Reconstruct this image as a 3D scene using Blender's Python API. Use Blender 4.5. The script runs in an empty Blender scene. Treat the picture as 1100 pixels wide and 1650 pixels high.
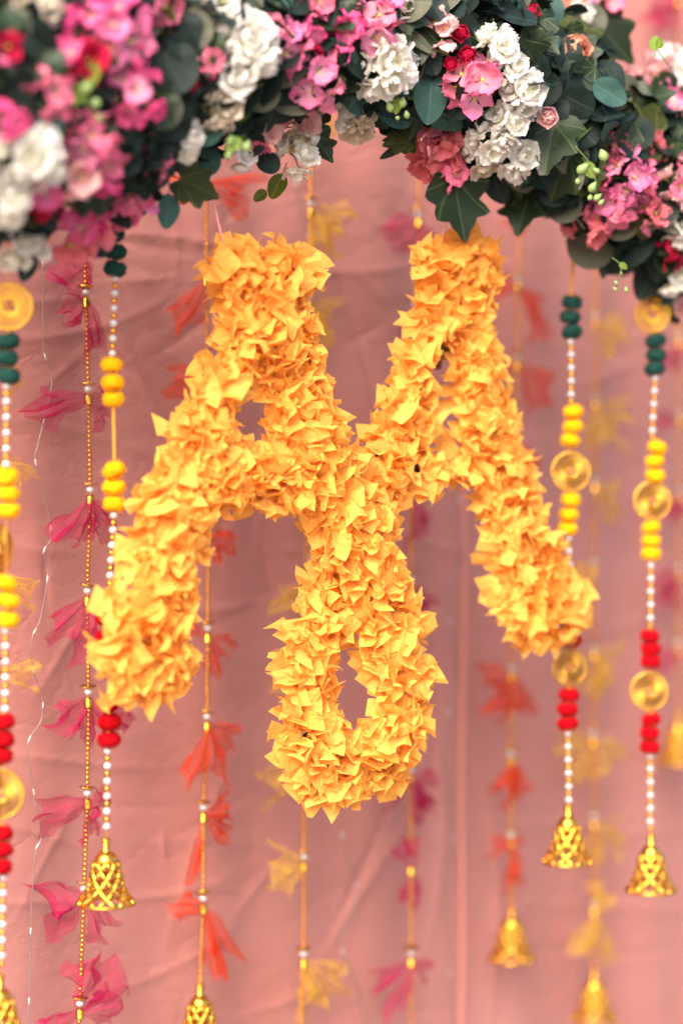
import bpy, math, random
import numpy as np
from mathutils import Vector, Matrix, Euler, Quaternion, noise
PI = math.pi
R = math.radians
random.seed(7)
rng = np.random.default_rng(7)
S = bpy.context.scene
C = S.collection

# ------------------------------------------------------------ camera, light
CZ = 1.55                                    # camera height
K = 36.0 / 85.0 / 1650.0                     # metres per photo pixel per metre of distance
cam = bpy.data.cameras.new('camera')
cam.lens = 85; cam.sensor_fit = 'VERTICAL'; cam.sensor_height = 36; cam.sensor_width = 24
cam.clip_start = 0.05; cam.clip_end = 500
cam.dof.use_dof = True; cam.dof.focus_distance = 1.97; cam.dof.aperture_fstop = 1.55
co = bpy.data.objects.new('camera', cam); C.objects.link(co)
co.location = (0, 0, CZ); co.rotation_euler = (R(90), 0, 0)
S.camera = co
S.render.film_transparent = False
w = bpy.data.worlds.new('World'); S.world = w; w.use_nodes = True
nt = w.node_tree
sky = nt.nodes.new('ShaderNodeTexSky'); sky.sky_type = 'NISHITA'; sky.sun_disc = False
SUN = Vector((-0.30, -0.85, 0.75)).normalized()
sky.sun_elevation = math.asin(SUN.z); sky.sun_rotation = math.atan2(SUN.x, SUN.y)
sky.air_density = 1.0; sky.dust_density = 6.0; sky.ozone_density = 0.6; sky.altitude = 200
bg = nt.nodes['Background']; bg.inputs[1].default_value = 0.15
nt.links.new(sky.outputs[0], bg.inputs[0])
sl = bpy.data.lights.new('sun', 'SUN'); sl.energy = 1.5; sl.angle = R(55); sl.color = (1.0, 0.93, 0.84)
so = bpy.data.objects.new('sun', sl); C.objects.link(so)
so.rotation_euler = (-SUN).to_track_quat('-Z', 'Y').to_euler(); so.location = SUN * 5
S.view_settings.view_transform = 'Standard'; S.view_settings.look = 'None'
S.view_settings.gamma = 1; S.view_settings.exposure = 1.64

# ------------------------------------------------------------ geometry of the place
def P(x, y, d):                              # photo pixel at distance d -> point of the place
    return Vector(((x - 550) * K * d, d, CZ + (825 - y) * K * d))
def d_line(x, d0, k):                        # vertical plane y = d0 + k*X seen at pixel x
    return d0 / (1 - k * (x - 550) * K)
d_back = lambda x: d_line(x, 2.20, 0.80)     # beaded strings by the cloth
d_cloth = lambda x: d_line(x, 2.255, 0.80)   # the pink cloth
d_let = lambda x: d_line(x, 1.985, 0.70)     # the letters
d_gar = lambda x: d_line(x, 1.965, 0.70)     # heart of the garland

# ------------------------------------------------------------ helpers
def mesh(name, vs, fs, uvs=None, smooth=True, mats=None, midx=None):
    m = bpy.data.meshes.new(name)
    m.from_pydata([tuple(v) for v in vs], [], [tuple(f) for f in fs])
    if uvs is not None:
        ul = m.uv_layers.new(name='UVMap')
        li = np.empty(len(m.loops), dtype=np.int32); m.loops.foreach_get('vertex_index', li)
        ul.data.foreach_set('uv', np.asarray(uvs, dtype=np.float32)[li].ravel())
    m.polygons.foreach_set('use_smooth', [smooth] * len(m.polygons))
    for mm in (mats or []): m.materials.append(mm)
    if midx is not None: m.polygons.foreach_set('material_index', midx)
    m.update()
    return m
def link(name, data, parent=None, mat=None, loc=None, rot=None, scale=None):
    o = bpy.data.objects.new(name, data); C.objects.link(o)
    if parent is not None: o.parent = parent
    if loc is not None: o.location = loc
    if rot is not None:
        if isinstance(rot, Quaternion): o.rotation_euler = rot.to_euler()
        else: o.rotation_euler = rot
    if scale is not None: o.scale = (scale,) * 3 if isinstance(scale, (int, float)) else scale
    return o
def tag(o, label=None, cat=None, group=None, kind=None):
    if label: o['label'] = label
    if cat: o['category'] = cat
    if group: o['group'] = group
    if kind: o['kind'] = kind
    return o
def thing(name, loc, label, cat, group=None):
    return tag(link(name, None, loc=loc), label, cat, group)

class MB:
    def __init__(s): s.v = []; s.f = []; s.uv = []; s.mi = []
    def add(s, vs, fs, uvs=None, M=None, mi=0):
        b = len(s.v)
        for i, v in enumerate(vs):
            s.v.append(tuple(M @ Vector(v)) if M is not None else tuple(v))
            s.uv.append(tuple(uvs[i]) if uvs is not None else (0, 0))
        for f in fs: s.f.append(tuple(b + i for i in f)); s.mi.append(mi)
    def tube(s, pts, r, n=6, mi=0, cap=True):
        pts = [Vector(p) for p in pts]; b = len(s.v); L = 0
        up = None
        for i, p in enumerate(pts):
            t = (pts[min(i + 1, len(pts) - 1)] - pts[max(i - 1, 0)]).normalized()
            if up is None: up = t.orthogonal().normalized()
            up = (up - t * up.dot(t)).normalized(); q = t.cross(up)
            if i: L += (p - pts[i - 1]).length
            rr = r[i] if isinstance(r, (list, tuple)) else r
            for j in range(n):
                a = 2 * PI * j / n
                s.v.append(tuple(p + (up * math.cos(a) + q * math.sin(a)) * rr)); s.uv.append((j / n, L))
        for i in range(len(pts) - 1):
            for j in range(n):
                s.f.append((b + i * n + j, b + i * n + (j + 1) % n, b + (i + 1) * n + (j + 1) % n, b + (i + 1) * n + j)); s.mi.append(mi)
        if cap:
            s.f.append(tuple(b + j for j in reversed(range(n)))); s.mi.append(mi)
            s.f.append(tuple(b + (len(pts) - 1) * n + j for j in range(n))); s.mi.append(mi)
    def lathe(s, prof, n=24, mi=0):
        b = len(s.v)
        for i, (r, z) in enumerate(prof):
            for j in range(n):
                a = 2 * PI * j / n
                s.v.append((r * math.cos(a), r * math.sin(a), z)); s.uv.append((j / n, z))
        for i in range(len(prof) - 1):
            for j in range(n):
                s.f.append((b + i * n + j, b + i * n + (j + 1) % n, b + (i + 1) * n + (j + 1) % n, b + (i + 1) * n + j)); s.mi.append(mi)
    def ring(s, Rr, r, n=40, k=6, c=(0, 0, 0), ax='z', twist=0, amp=0):
        b = len(s.v)
        for i in range(n):
            a = 2 * PI * i / n
            for j in range(k):
                t = 2 * PI * j / k + twist * a
                rr = r * (1 + amp * math.cos(t * 2 + a * 0)) if amp else r
                x = (Rr + rr * math.cos(t)) * math.cos(a); y = (Rr + rr * math.cos(t)) * math.sin(a); z = rr * math.sin(t)
                s.v.append((c[0] + x, c[1] + y, c[2] + z) if ax == 'z' else (c[0] + x, c[1] + z, c[2] + y)); s.uv.append((i / n, j / k))
        for i in range(n):
            for j in range(k):
                s.f.append((b + i * k + j, b + ((i + 1) % n) * k + j, b + ((i + 1) % n) * k + (j + 1) % k, b + i * k + (j + 1) % k)); s.mi.append(0)
    def data(s, name, mats, smooth=True):
        return mesh(name, s.v, s.f, s.uv, smooth, mats, s.mi)

# ------------------------------------------------------------ materials
def mat(name):
    m = bpy.data.materials.new(name); m.use_nodes = True
    return m, m.node_tree, m.node_tree.nodes, m.node_tree.links, m.node_tree.nodes['Principled BSDF']
def N(ns, t, **kw):
    n = ns.new(t)
    for k, v in kw.items(): setattr(n, k, v)
    return n
def math_n(nt_, op, a, b=None, c=None, clamp=False):
    n = nt_.nodes.new('ShaderNodeMath'); n.operation = op; n.use_clamp = clamp
    for i, x in enumerate((a, b, c)):
        if x is None: continue
        if isinstance(x, (int, float)): n.inputs[i].default_value = x
        else: nt_.links.new(x, n.inputs[i])
    return n.outputs[0]
def mixc(nt_, f, a, b, mode='MIX'):
    n = nt_.nodes.new('ShaderNodeMix'); n.data_type = 'RGBA'; n.blend_type = mode
    for s_, x in ((n.inputs[0], f), (n.inputs[6], a), (n.inputs[7], b)):
        if isinstance(x, (int, float)): s_.default_value = x
        elif isinstance(x, tuple): s_.default_value = (*x, 1) if len(x) == 3 else x
        else: nt_.links.new(x, s_)
    return n.outputs[2]
def noise_n(nt_, scale, detail=3, vec=None, rough=0.5):
    n = nt_.nodes.new('ShaderNodeTexNoise'); n.inputs['Scale'].default_value = scale
    n.inputs['Detail'].default_value = detail; n.inputs['Roughness'].default_value = rough
    if vec is not None: nt_.links.new(vec, n.inputs['Vector'])
    return n.outputs['Fac']
def mapping(nt_, vec, scale):
    n = nt_.nodes.new('ShaderNodeMapping'); n.inputs['Scale'].default_value = scale
    nt_.links.new(vec, n.inputs['Vector']); return n.outputs[0]
def bump(nt_, h, strength, dist, to):
    n = nt_.nodes.new('ShaderNodeBump'); n.inputs['Strength'].default_value = strength; n.inputs['Distance'].default_value = dist
    nt_.links.new(h, n.inputs['Height']); 
    for t in to: nt_.links.new(n.outputs[0], t)
def thin(m, color_out, trans, rough=0.8, spec=0.2, alpha=None, normal_h=None, bs=0.5, bd=0.001):
    """a thin sheet: principled + translucent, optionally partly open weave"""
    nt_ = m.node_tree; ns = nt_.nodes; lk = nt_.links; pb = ns['Principled BSDF']
    tr = ns.new('ShaderNodeBsdfTranslucent'); mx = ns.new('ShaderNodeMixShader'); mx.inputs[0].default_value = trans
    out = ns['Material Output']
    if isinstance(color_out, tuple):
        pb.inputs['Base Color'].default_value = (*color_out, 1); tr.inputs[0].default_value = (*color_out, 1)
    else:
        lk.new(color_out, pb.inputs['Base Color']); lk.new(color_out, tr.inputs[0])
    pb.inputs['Roughness'].default_value = rough; pb.inputs['Specular IOR Level'].default_value = spec
    lk.new(pb.outputs[0], mx.inputs[1]); lk.new(tr.outputs[0], mx.inputs[2])
    if normal_h is not None: bump(nt_, normal_h, bs, bd, [pb.inputs['Normal'], tr.inputs['Normal']])
    last = mx.outputs[0]
    if alpha is not None:
        tp = ns.new('ShaderNodeBsdfTransparent'); m2 = ns.new('ShaderNodeMixShader')
        if isinstance(alpha, (int, float)): m2.inputs[0].default_value = alpha
        else: lk.new(alpha, m2.inputs[0])
        lk.new(tp.outputs[0], m2.inputs[1]); lk.new(last, m2.inputs[2]); last = m2.outputs[0]
    lk.new(last, out.inputs[0])

def m_crepe():
    m, nt_, ns, lk, pb = mat('yellow_crepe_paper')
    tc = ns.new('ShaderNodeTexCoord'); oi = ns.new('ShaderNodeObjectInfo')
    v = mapping(nt_, tc.outputs['UV'], (90, 4, 1))
    n1 = noise_n(nt_, 1.0, 3, v, 0.6)
    n2 = noise_n(nt_, 26, 3, tc.outputs['Object'])
    a = mixc(nt_, n2, (0.98, 0.50, 0.075), (0.99, 0.60, 0.17))
    b = mixc(nt_, math_n(nt_, 'MULTIPLY', oi.outputs['Random'], 0.5), a, (0.98, 0.62, 0.16))
    c = mixc(nt_, math_n(nt_, 'MULTIPLY', n1, 0.35), b, (0.96, 0.42, 0.05))
    cr = noise_n(nt_, 150, 2, tc.outputs['Object'])
    thin(m, c, 0.5, 0.75, 0.2, None, math_n(nt_, 'MULTIPLY_ADD', cr, 3.0, n1), 0.8, 0.0007)
    return m
M_CREPE = m_crepe()
def m_plain(name, col, rough=0.6, metal=0, spec=0.5, nscale=0, namp=0.2, bs=0, bd=0.0005, sheen=0):
    m, nt_, ns, lk, pb = mat(name)
    pb.inputs['Roughness'].default_value = rough; pb.inputs['Metallic'].default_value = metal
    pb.inputs['Specular IOR Level'].default_value = spec
    if sheen: pb.inputs['Sheen Weight'].default_value = sheen
    tc = ns.new('ShaderNodeTexCoord')
    n1 = noise_n(nt_, nscale or 60, 3, tc.outputs['Object'])
    dk = tuple(c * (1 - namp) for c in col); lt = tuple(min(1, c * (1 + namp)) for c in col)
    lk.new(mixc(nt_, n1, dk, lt), pb.inputs['Base Color'])
    if bs: bump(nt_, noise_n(nt_, (nscale or 60) * 4, 3, tc.outputs['Object']), bs, bd, [pb.inputs['Normal']])
    return m
M_GOLD = m_plain('polished_gold', (0.64, 0.32, 0.045), 0.2, 1, nscale=120, namp=0.08, bs=0.25, bd=0.0006)
M_BEAD = m_plain('gold_bead_metal', (0.60, 0.26, 0.055), 0.24, 1, nscale=300, namp=0.15)
M_PEARL = m_plain('pearl_white', (0.46, 0.42, 0.415), 0.18, 0, 0.6, 200, 0.05)
M_PEARL.node_tree.nodes['Principled BSDF'].inputs['Coat Weight'].default_value = 0.5
M_THREAD = m_plain('gold_thread', (0.62, 0.34, 0.05), 0.24, 1.0, 0.6, 900, 0.2)
M_CORD = m_plain('gold_cord', (0.62, 0.28, 0.035), 0.5, 0.3, 0.5, 900, 0.3)
M_POM = {
 'green': m_plain('green_pompom', (0.010, 0.043, 0.035), 0.95, 0, 0.1, 500, 0.3),
 'yellow': m_plain('yellow_pompom', (0.72, 0.33, 0.004), 0.95, 0, 0.1, 500, 0.12),
 'red': m_plain('red_pompom', (0.34, 0.002, 0.006), 0.95, 0, 0.05, 500, 0.2)}
M_BOARD = m_plain('brown_board', (0.075, 0.032, 0.018), 0.85, 0, 0.2, 80, 0.4)
M_WIRE = m_plain('clear_wire', (0.22, 0.16, 0.15), 0.25, 0.3, 0.6)
M_STRING = m_plain('pink_thread', (0.80, 0.33, 0.32), 0.7)
M_CORE = m_plain('dark_green_foam', (0.012, 0.02, 0.014), 0.95, 0, 0.1)
M_STEM = m_plain('green_stem', (0.075, 0.13, 0.045), 0.6, 0, 0.3, 90, 0.3)

def m_cloth():
    m, nt_, ns, lk, pb = mat('pink_sheer_cloth')
    tc = ns.new('ShaderNodeTexCoord')
    ob = tc.outputs['Object']
    n1 = noise_n(nt_, 2.6, 3, ob); n2 = noise_n(nt_, 9, 4, mapping(nt_, ob, (1, 1, 0.35)))
    f1 = math_n(nt_, 'MULTIPLY_ADD', n1, 2.6, -0.8, True)
    c = mixc(nt_, f1, (0.375, 0.138, 0.108), (0.36, 0.160, 0.142))
    c = mixc(nt_, math_n(nt_, 'MULTIPLY_ADD', n2, 1.4, -0.45, True), c, (0.42, 0.185, 0.165))
    wv = noise_n(nt_, 1.0, 2, mapping(nt_, ob, (2600, 2600, 500)))
    wv2 = noise_n(nt_, 1.0, 2, mapping(nt_, ob, (400, 400, 2600)))
    c = mixc(nt_, math_n(nt_, 'MULTIPLY', math_n(nt_, 'ADD', wv, wv2), 0.16), c, (0.33, 0.09, 0.08))
    cr = noise_n(nt_, 7, 5, mapping(nt_, ob, (1, 1, 1.6)), 0.55)
    cr2 = math_n(nt_, 'ABSOLUTE', math_n(nt_, 'SUBTRACT', cr, 0.5))
    h = math_n(nt_, 'POWER', math_n(nt_, 'MULTIPLY', cr2, 4.0, None, True), 0.5)
    thin(m, c, 0.12, 0.7, 0.25, None, h, 0.30, 0.006)
    pb.inputs['Sheen Weight'].default_value = 0.15
    return m
M_CLOTH = m_cloth()
M_HEM = m_plain('hem_cloth', (0.50, 0.185, 0.15), 0.6, 0, 0.3, 40, 0.1)
M_GROUND = m_plain('pale_bounce_ground', (0.23, 0.21, 0.19), 0.9, 0, 0.2, 3, 0.2)

def m_tulle(name, col, dense):
    m, nt_, ns, lk, pb = mat(name)
    tc = ns.new('ShaderNodeTexCoord'); uv = tc.outputs['UV']
    s1 = noise_n(nt_, 1.0, 2, mapping(nt_, uv, (34, 3, 1)))
    s2 = noise_n(nt_, 1.0, 1, mapping(nt_, uv, (8, 1.2, 1)))
    a = math_n(nt_, 'MULTIPLY_ADD', s1, 0.9, -0.2, True)
    b = math_n(nt_, 'MULTIPLY_ADD', s2, 2.2, -0.85, True)
    al = math_n(nt_, 'MULTIPLY_ADD', a, 0.45, math_n(nt_, 'MULTIPLY_ADD', b, 0.45, dense), True)
    thin(m, col, 0.5, 0.7, 0.2, al)
    return m
M_TULLE = {'magenta': m_tulle('magenta_tulle', (0.48, 0.002, 0.09), 0.25),
           'orange': m_tulle('orange_tulle', (0.72, 0.050, 0.004), 0.28),
           'yellow': m_tulle('yellow_tulle', (0.78, 0.49, 0.04), 0.18)}

def m_petal(name, base, edge, eyeish=None):
    m, nt_, ns, lk, pb = mat(name)
    tc = ns.new('ShaderNodeTexCoord'); uv = tc.outputs['UV']; oi = ns.new('ShaderNodeObjectInfo')
    sp = ns.new('ShaderNodeSeparateXYZ'); lk.new(uv, sp.inputs[0])
    v = sp.outputs[1]
    streak = noise_n(nt_, 1.0, 2, mapping(nt_, uv, (14, 1.5, 1)))
    f = math_n(nt_, 'MULTIPLY_ADD', streak, 0.7, math_n(nt_, 'SUBTRACT', v, 0.42), True)
    f = math_n(nt_, 'MULTIPLY_ADD', math_n(nt_, 'SUBTRACT', oi.outputs['Random'], 0.5), 0.35, f, True)
    c = mixc(nt_, f, base, edge)
    thin(m, c, 0.35, 0.8, 0.15, None, streak, 0.3, 0.0006)
    return m
M_FL = {
 'pink': m_petal('pink_petal', (0.717, 0.269, 0.340), (0.753, 0.134, 0.269)),
 'hot': m_petal('hot_pink_petal', (0.735, 0.197, 0.376), (0.699, 0.054, 0.215)),
 'orchid': m_petal('orchid_pink_petal', (0.735, 0.376, 0.493), (0.699, 0.134, 0.340)),
 'pale': m_petal('pale_pink_petal', (0.717, 0.340, 0.323), (0.753, 0.466, 0.466)),
 'salmon': m_petal('salmon_petal', (0.627, 0.125, 0.143), (0.699, 0.197, 0.233)),
 'white': m_petal('white_petal', (0.72, 0.71, 0.54), (0.78, 0.74, 0.73)),
 'cream': m_petal('cream_petal', (0.556, 0.493, 0.269), (0.663, 0.573, 0.484)),
 'red': m_petal('crimson_petal', (0.376, 0.006, 0.031), (0.556, 0.011, 0.063)),
 'peach': m_petal('peach_petal', (0.663, 0.197, 0.116), (0.735, 0.376, 0.269))}
M_EYE = m_plain('flower_eye', (0.50, 0.50, 0.08), 0.8)

def m_leaf(name, col, vein, kind, rough=0.5, trans=0.1, spec=0.14):
    m, nt_, ns, lk, pb = mat(name)
    tc = ns.new('ShaderNodeTexCoord'); oi = ns.new('ShaderNodeObjectInfo')
    sp = ns.new('ShaderNodeSeparateXYZ'); lk.new(tc.outputs['UV'], sp.inputs[0])
    u, v = sp.outputs[0], sp.outputs[1]          # u across (-1..1), v along (0..1) stored as-is
    if kind == 'ivy':
        th = math_n(nt_, 'ARCTAN2', u, v); rr = math_n(nt_, 'SQRT', math_n(nt_, 'ADD', math_n(nt_, 'MULTIPLY', u, u), math_n(nt_, 'MULTIPLY', v, v)))
        q = math_n(nt_, 'MULTIPLY', math_n(nt_, 'ABSOLUTE', math_n(nt_, 'SINE', math_n(nt_, 'MULTIPLY', th, 4.6))), rr)
        vm = math_n(nt_, 'SUBTRACT', 1.0, math_n(nt_, 'MULTIPLY', q, 9.0), None, True)
    else:
        mid = math_n(nt_, 'SUBTRACT', 1.0, math_n(nt_, 'MULTIPLY', math_n(nt_, 'ABSOLUTE', u), 28), None, True)
        sd = math_n(nt_, 'PINGPONG', math_n(nt_, 'SUBTRACT', math_n(nt_, 'MULTIPLY', v, 7.0), math_n(nt_, 'MULTIPLY', math_n(nt_, 'ABSOLUTE', u), 5.0)), 0.5)
        sd = math_n(nt_, 'SUBTRACT', 1.0, math_n(nt_, 'MULTIPLY', sd, 9.0), None, True)
        vm = math_n(nt_, 'MAXIMUM', mid, math_n(nt_, 'MULTIPLY', sd, 0.4))
    nz = noise_n(nt_, 90, 4, tc.outputs['Object'], 0.6)
    c0 = mixc(nt_, nz, tuple(x * 0.65 for x in col), tuple(x * 1.35 for x in col))
    c0 = mixc(nt_, oi.outputs['Random'], c0, mixc(nt_, 0.5, c0, tuple(x * 0.45 for x in col)))
    c = mixc(nt_, math_n(nt_, 'MULTIPLY', vm, 0.55), c0, vein)
    h = math_n(nt_, 'MULTIPLY_ADD', vm, -0.6, math_n(nt_, 'MULTIPLY', nz, 0.5))
    thin(m, c, trans, rough, spec, None, h, 0.5, 0.0008)
    return m
M_LEAF = {
 'ivy': m_leaf('ivy_leaf_green', (0.0140, 0.0270, 0.0117), (0.0700, 0.1013, 0.0390), 'ivy', 0.38, 0.08, 0.22),
 'olive': m_leaf('olive_ivy_green', (0.0420, 0.0513, 0.0130), (0.1120, 0.1148, 0.0390), 'ivy', 0.45),
 'dark': m_leaf('dark_teal_leaf', (0.0112, 0.0216, 0.0182), (0.0392, 0.0607, 0.0520), 'oval', 0.5),
 'teal': m_leaf('teal_leaf', (0.0336, 0.0837, 0.0728), (0.0700, 0.1350, 0.1105), 'oval', 0.55),
 'grey': m_leaf('grey_eucalyptus', (0.1008, 0.1013, 0.0715), (0.1120, 0.1350, 0.1040), 'oval', 0.6),
 'lime': m_leaf('lime_leaf', (0.1540, 0.2295, 0.0325), (0.3500, 0.4320, 0.1040), 'oval', 0.5, 0.35)}
M_BUD = m_plain('pale_green_bud', (0.17, 0.24, 0.08), 0.5, 0, 0.3, 120, 0.25)

# ------------------------------------------------------------ the setting: ground and cloth
g = link('ground', mesh('ground', [(-60, -60, 0), (60, -60, 0), (60, 60, 0), (-60, 60, 0)], [(0, 1, 2, 3)], None, False, [M_GROUND]))  # unseen plain ground, added to bounce fill light up from below
tag(g, kind='structure')

U = Vector((1, 0.8, 0)).normalized(); NB = Vector((0.8, -1, 0)).normalized()   # along the cloth, out of the cloth
CO = Vector((0, 2.255, 0))
def cloth_uv(x, y):                          # photo pixel -> (s, z) on the cloth
    p = P(x, y, d_cloth(x)); return (p - CO).dot(U), p.z
def cloth_h(s, z, lines):
    h = 0.0028 * np.sin(s * 31 + 0.8 * np.sin(z * 3.1) + 1.0) + 0.0016 * np.sin(s * 67 + 1.7 * np.sin(z * 2.3 + 1)) + 0.0016 * np.sin(z * 17 + s * 9)
    for (s0, z0, a, A, wd, ln) in lines:
        ca, sa = math.cos(a), math.sin(a)
        t = (s - s0) * ca + (z - z0) * sa; q = -(s - s0) * sa + (z - z0) * ca + 0.015 * np.sin(t * 14 + a * 5)
        h = h + A * np.exp(-np.abs(q) / wd) * np.exp(-(t / ln) ** 2)
    return h
lines = []
def crease(x0, y0, x1, y1, A, wd=0.0038):
    A = A * .55
    s0, z0 = cloth_uv(x0, y0); s1, z1 = cloth_uv(x1, y1)
    lines.append(((s0 + s1) / 2, (z0 + z1) / 2, math.atan2(z1 - z0, s1 - s0), A, wd, math.hypot(s1 - s0, z1 - z0) * 0.55))
for cr in [(190, 405, 640, 415, .006), (60, 380, 330, 380, -.004), (0, 540, 230, 480, .005), (200, 520, 300, 700, .004), (60, 600, 130, 560, .004),
           (150, 520, 260, 640, -.005), (300, 980, 470, 930, .006), (440, 930, 300, 1010, -.005), (230, 1350, 640, 1440, .003), (0, 1240, 260, 1210, .006),
           (0, 1480, 330, 1400, .007), (380, 1470, 160, 1600, .005), (60, 1100, 150, 1010, .005), (40, 1460, 160, 1290, .004), (500, 1600, 640, 1370, .009),
           (540, 1560, 620, 1240, -.008), (400, 1620, 520, 1560, .005), (880, 1480, 1100, 1440, .006), (840, 1560, 1100, 1500, -.005), (760, 1350, 1000, 1300, .005),
           (770, 960, 960, 985, .006), (800, 1200, 1100, 1190, .004), (960, 1350, 1100, 1310, .005), (600, 800, 560, 440, -.005), (570, 400, 640, 500, .004),
           (20, 880, 110, 870, .004), (380, 1250, 280, 1480, .005), (690, 1500, 700, 1250, .006), (770, 1250, 800, 1600, .008), (680, 950, 700, 1300, -.005),
           (980, 1000, 1100, 940, .004), (0, 700, 330, 730, .003), (180, 900, 450, 1130, .003)]:
    crease(*cr)
for i in range(110):
    x = random.uniform(-50, 1150); y = random.uniform(300, 1700); a = random.gauss(0, 0.6) + (PI / 2 if random.random() < .35 else 0); L = random.uniform(40, 150)
    crease(x, y, x + L * math.cos(a), y + L * math.sin(a), random.choice((-1, 1)) * random.uniform(.0015, .005), random.uniform(.002, .004))
ss = np.linspace(-0.80, 1.20, 700); zz = np.linspace(0.45, 2.25, 620)
SG, ZG = np.meshgrid(ss, zz)
HG = cloth_h(SG, ZG, lines)
V = np.stack([CO.x + U.x * SG + NB.x * HG, CO.y + U.y * SG + NB.y * HG, ZG], -1).reshape(-1, 3)
ni, nj = len(zz), len(ss)
a_ = (np.arange(ni - 1)[:, None] * nj + np.arange(nj - 1)[None, :]).ravel()
F = np.stack([a_, a_ + 1, a_ + nj + 1, a_ + nj], -1)
me = bpy.data.meshes.new('cloth_sheet')
me.vertices.add(len(V)); me.vertices.foreach_set('co', V.astype(np.float32).ravel())
me.loops.add(F.size); me.loops.foreach_set('vertex_index', F.astype(np.int32).ravel())
me.polygons.add(len(F)); me.polygons.foreach_set('loop_start', np.arange(0, F.size, 4, dtype=np.int32)); me.polygons.foreach_set('loop_total', np.full(len(F), 4, dtype=np.int32))
me.polygons.foreach_set('use_smooth', [True] * len(F)); me.materials.append(M_CLOTH); me.update(); me.validate()
bd = thing('cloth_backdrop', (CO.x, CO.y, 0.35), 'creased salmon pink sheer cloth hung as a backdrop behind all the decorations', 'backdrop cloth')
def under(o, par):                            # parent while keeping world coordinates of a mesh given in world space
    o.parent = par; o.matrix_parent_inverse = par.matrix_basis.inverted(); return o
under(link('cloth_sheet', me), bd)
def on_cloth(x, y, off):
    s, z = cloth_uv(x, y); h = float(cloth_h(np.array(s), np.array(z), lines))
    return CO + U * s + NB * (h + off) + Vector((0, 0, z))
mb = MB(); pts = [(744 + 2 * math.sin(t * 5), 300 + t * 1500) for t in np.linspace(0, 1, 130)]
vs = []
for (x, y) in pts:
    for k, dx in enumerate((-3.5, -1.8, 0, 1.8, 3.5)):
        vs.append(on_cloth(x + dx, y, 0.002 + (0.0022 if 0 < k < 4 else 0)))
fs = [(i * 5 + k, i * 5 + k + 1, i * 5 + k + 6, i * 5 + k + 5) for i in range(len(pts) - 1) for k in range(4)]
under(link('hem', mesh('hem', vs, fs, None, True, [M_HEM])), bd)

# ------------------------------------------------------------ shared small meshes
def sphere(name, r, nu, nv, m, sz=1.0):
    mb = MB(); mb.lathe([(max(1e-5, r * math.sin(PI * i / nv)), r * sz * math.cos(PI * i / nv)) for i in range(nv + 1)], nu)
    return mb.data(name, [m])
ME_BEAD = sphere('bead', 0.0021, 12, 8, M_BEAD, 0.84)
ME_GBEAD = sphere('gold_bead', 0.0026, 12, 8, M_GOLD, 0.85)
ME_PEARL_S = sphere('pearl', 0.0031, 12, 8, M_PEARL, 0.95)
ME_PEARL = sphere('pearl_large', 0.0034, 14, 9, M_PEARL, 0.85)
mb = MB(); mb.lathe([(0.0012, 0.0042), (0.0028, 0.0040), (0.0036, 0.0018), (0.0037, -0.0035), (0.0040, -0.0042), (0.0030, -0.0042), (0.0005, -0.002)], 14)
ME_CAP = mb.data('bead_cap', [M_GOLD])
mb = MB(); n = 32; vs = []; fs = []
for i in range(n):
    a = 2 * PI * i / n; pet = 0.5 + 0.5 * math.cos(a * 8)
    for (r, z) in ((0.0015, 0.0008), (0.0045, 0.0002), (0.0060 + 0.0014 * pet, 0.0010), (0.0045, -0.0006), (0.0015, -0.0006)):
        vs.append((r * math.cos(a), r * math.sin(a), z))
for i in range(n):
    for k in range(5):
        fs.append((i * 5 + k, ((i + 1) % n) * 5 + k, ((i + 1) % n) * 5 + (k + 1) % 5, i * 5 + (k + 1) % 5))
mb.add(vs, fs); ME_DISC = mb.data('spacer_disc', [M_GOLD])

def make_pom(col, seed):
    rd = random.Random(seed); mb = MB(); a, c = 0.0088, 0.0068
    vs = []; nu, nv = 28, 18
    for i in range(nv + 1):
        for j in range(nu):
            th = PI * i / nv; ph = 2 * PI * j / nu
            d = Vector((math.sin(th) * math.cos(ph), math.sin(th) * math.sin(ph), math.cos(th)))
            k = 1 + 0.13 * noise.noise(d * 1.6 + Vector((seed, 0, 0))) + 0.05 * noise.noise(d * 9 + Vector((0, seed, 0)))
            # threaded through the middle: pinched at both poles
            pin = 1 - 0.25 * max(0, abs(d.z) - 0.75) / 0.25
            vs.append((d.x * a * k, d.y * a * k, d.z * c * k * pin))
    fs = [(i * nu + j, (i + 1) * nu + j, (i + 1) * nu + (j + 1) % nu, i * nu + (j + 1) % nu) for i in range(nv) for j in range(nu)]
    mb.add(vs, fs)
    for _ in range(650):
        z = rd.uniform(-1, 1); ph = rd.uniform(0, 2 * PI); r = math.sqrt(1 - z * z)
        d = Vector((r * math.cos(ph), r * math.sin(ph), z))
        p = Vector((d.x * a, d.y * a, d.z * c)) * 0.97; t = d.orthogonal().normalized(); q = Quaternion(d, rd.uniform(0, 6.28)); t.rotate(q)
        dd = (d + Vector((rd.gauss(0, .4), rd.gauss(0, .4), rd.gauss(0, .4)))).normalized()
        tip = p + dd * rd.uniform(0.0012, 0.0028)
        mb.add([p - t * 0.00016, p + t * 0.00016, tip], [(0, 1, 2)])
    return mb.data('pompom', [M_POM[col]])
ME_POM = {c: [make_pom(c, s + 1) for s in range(3)] for c in M_POM}

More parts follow.
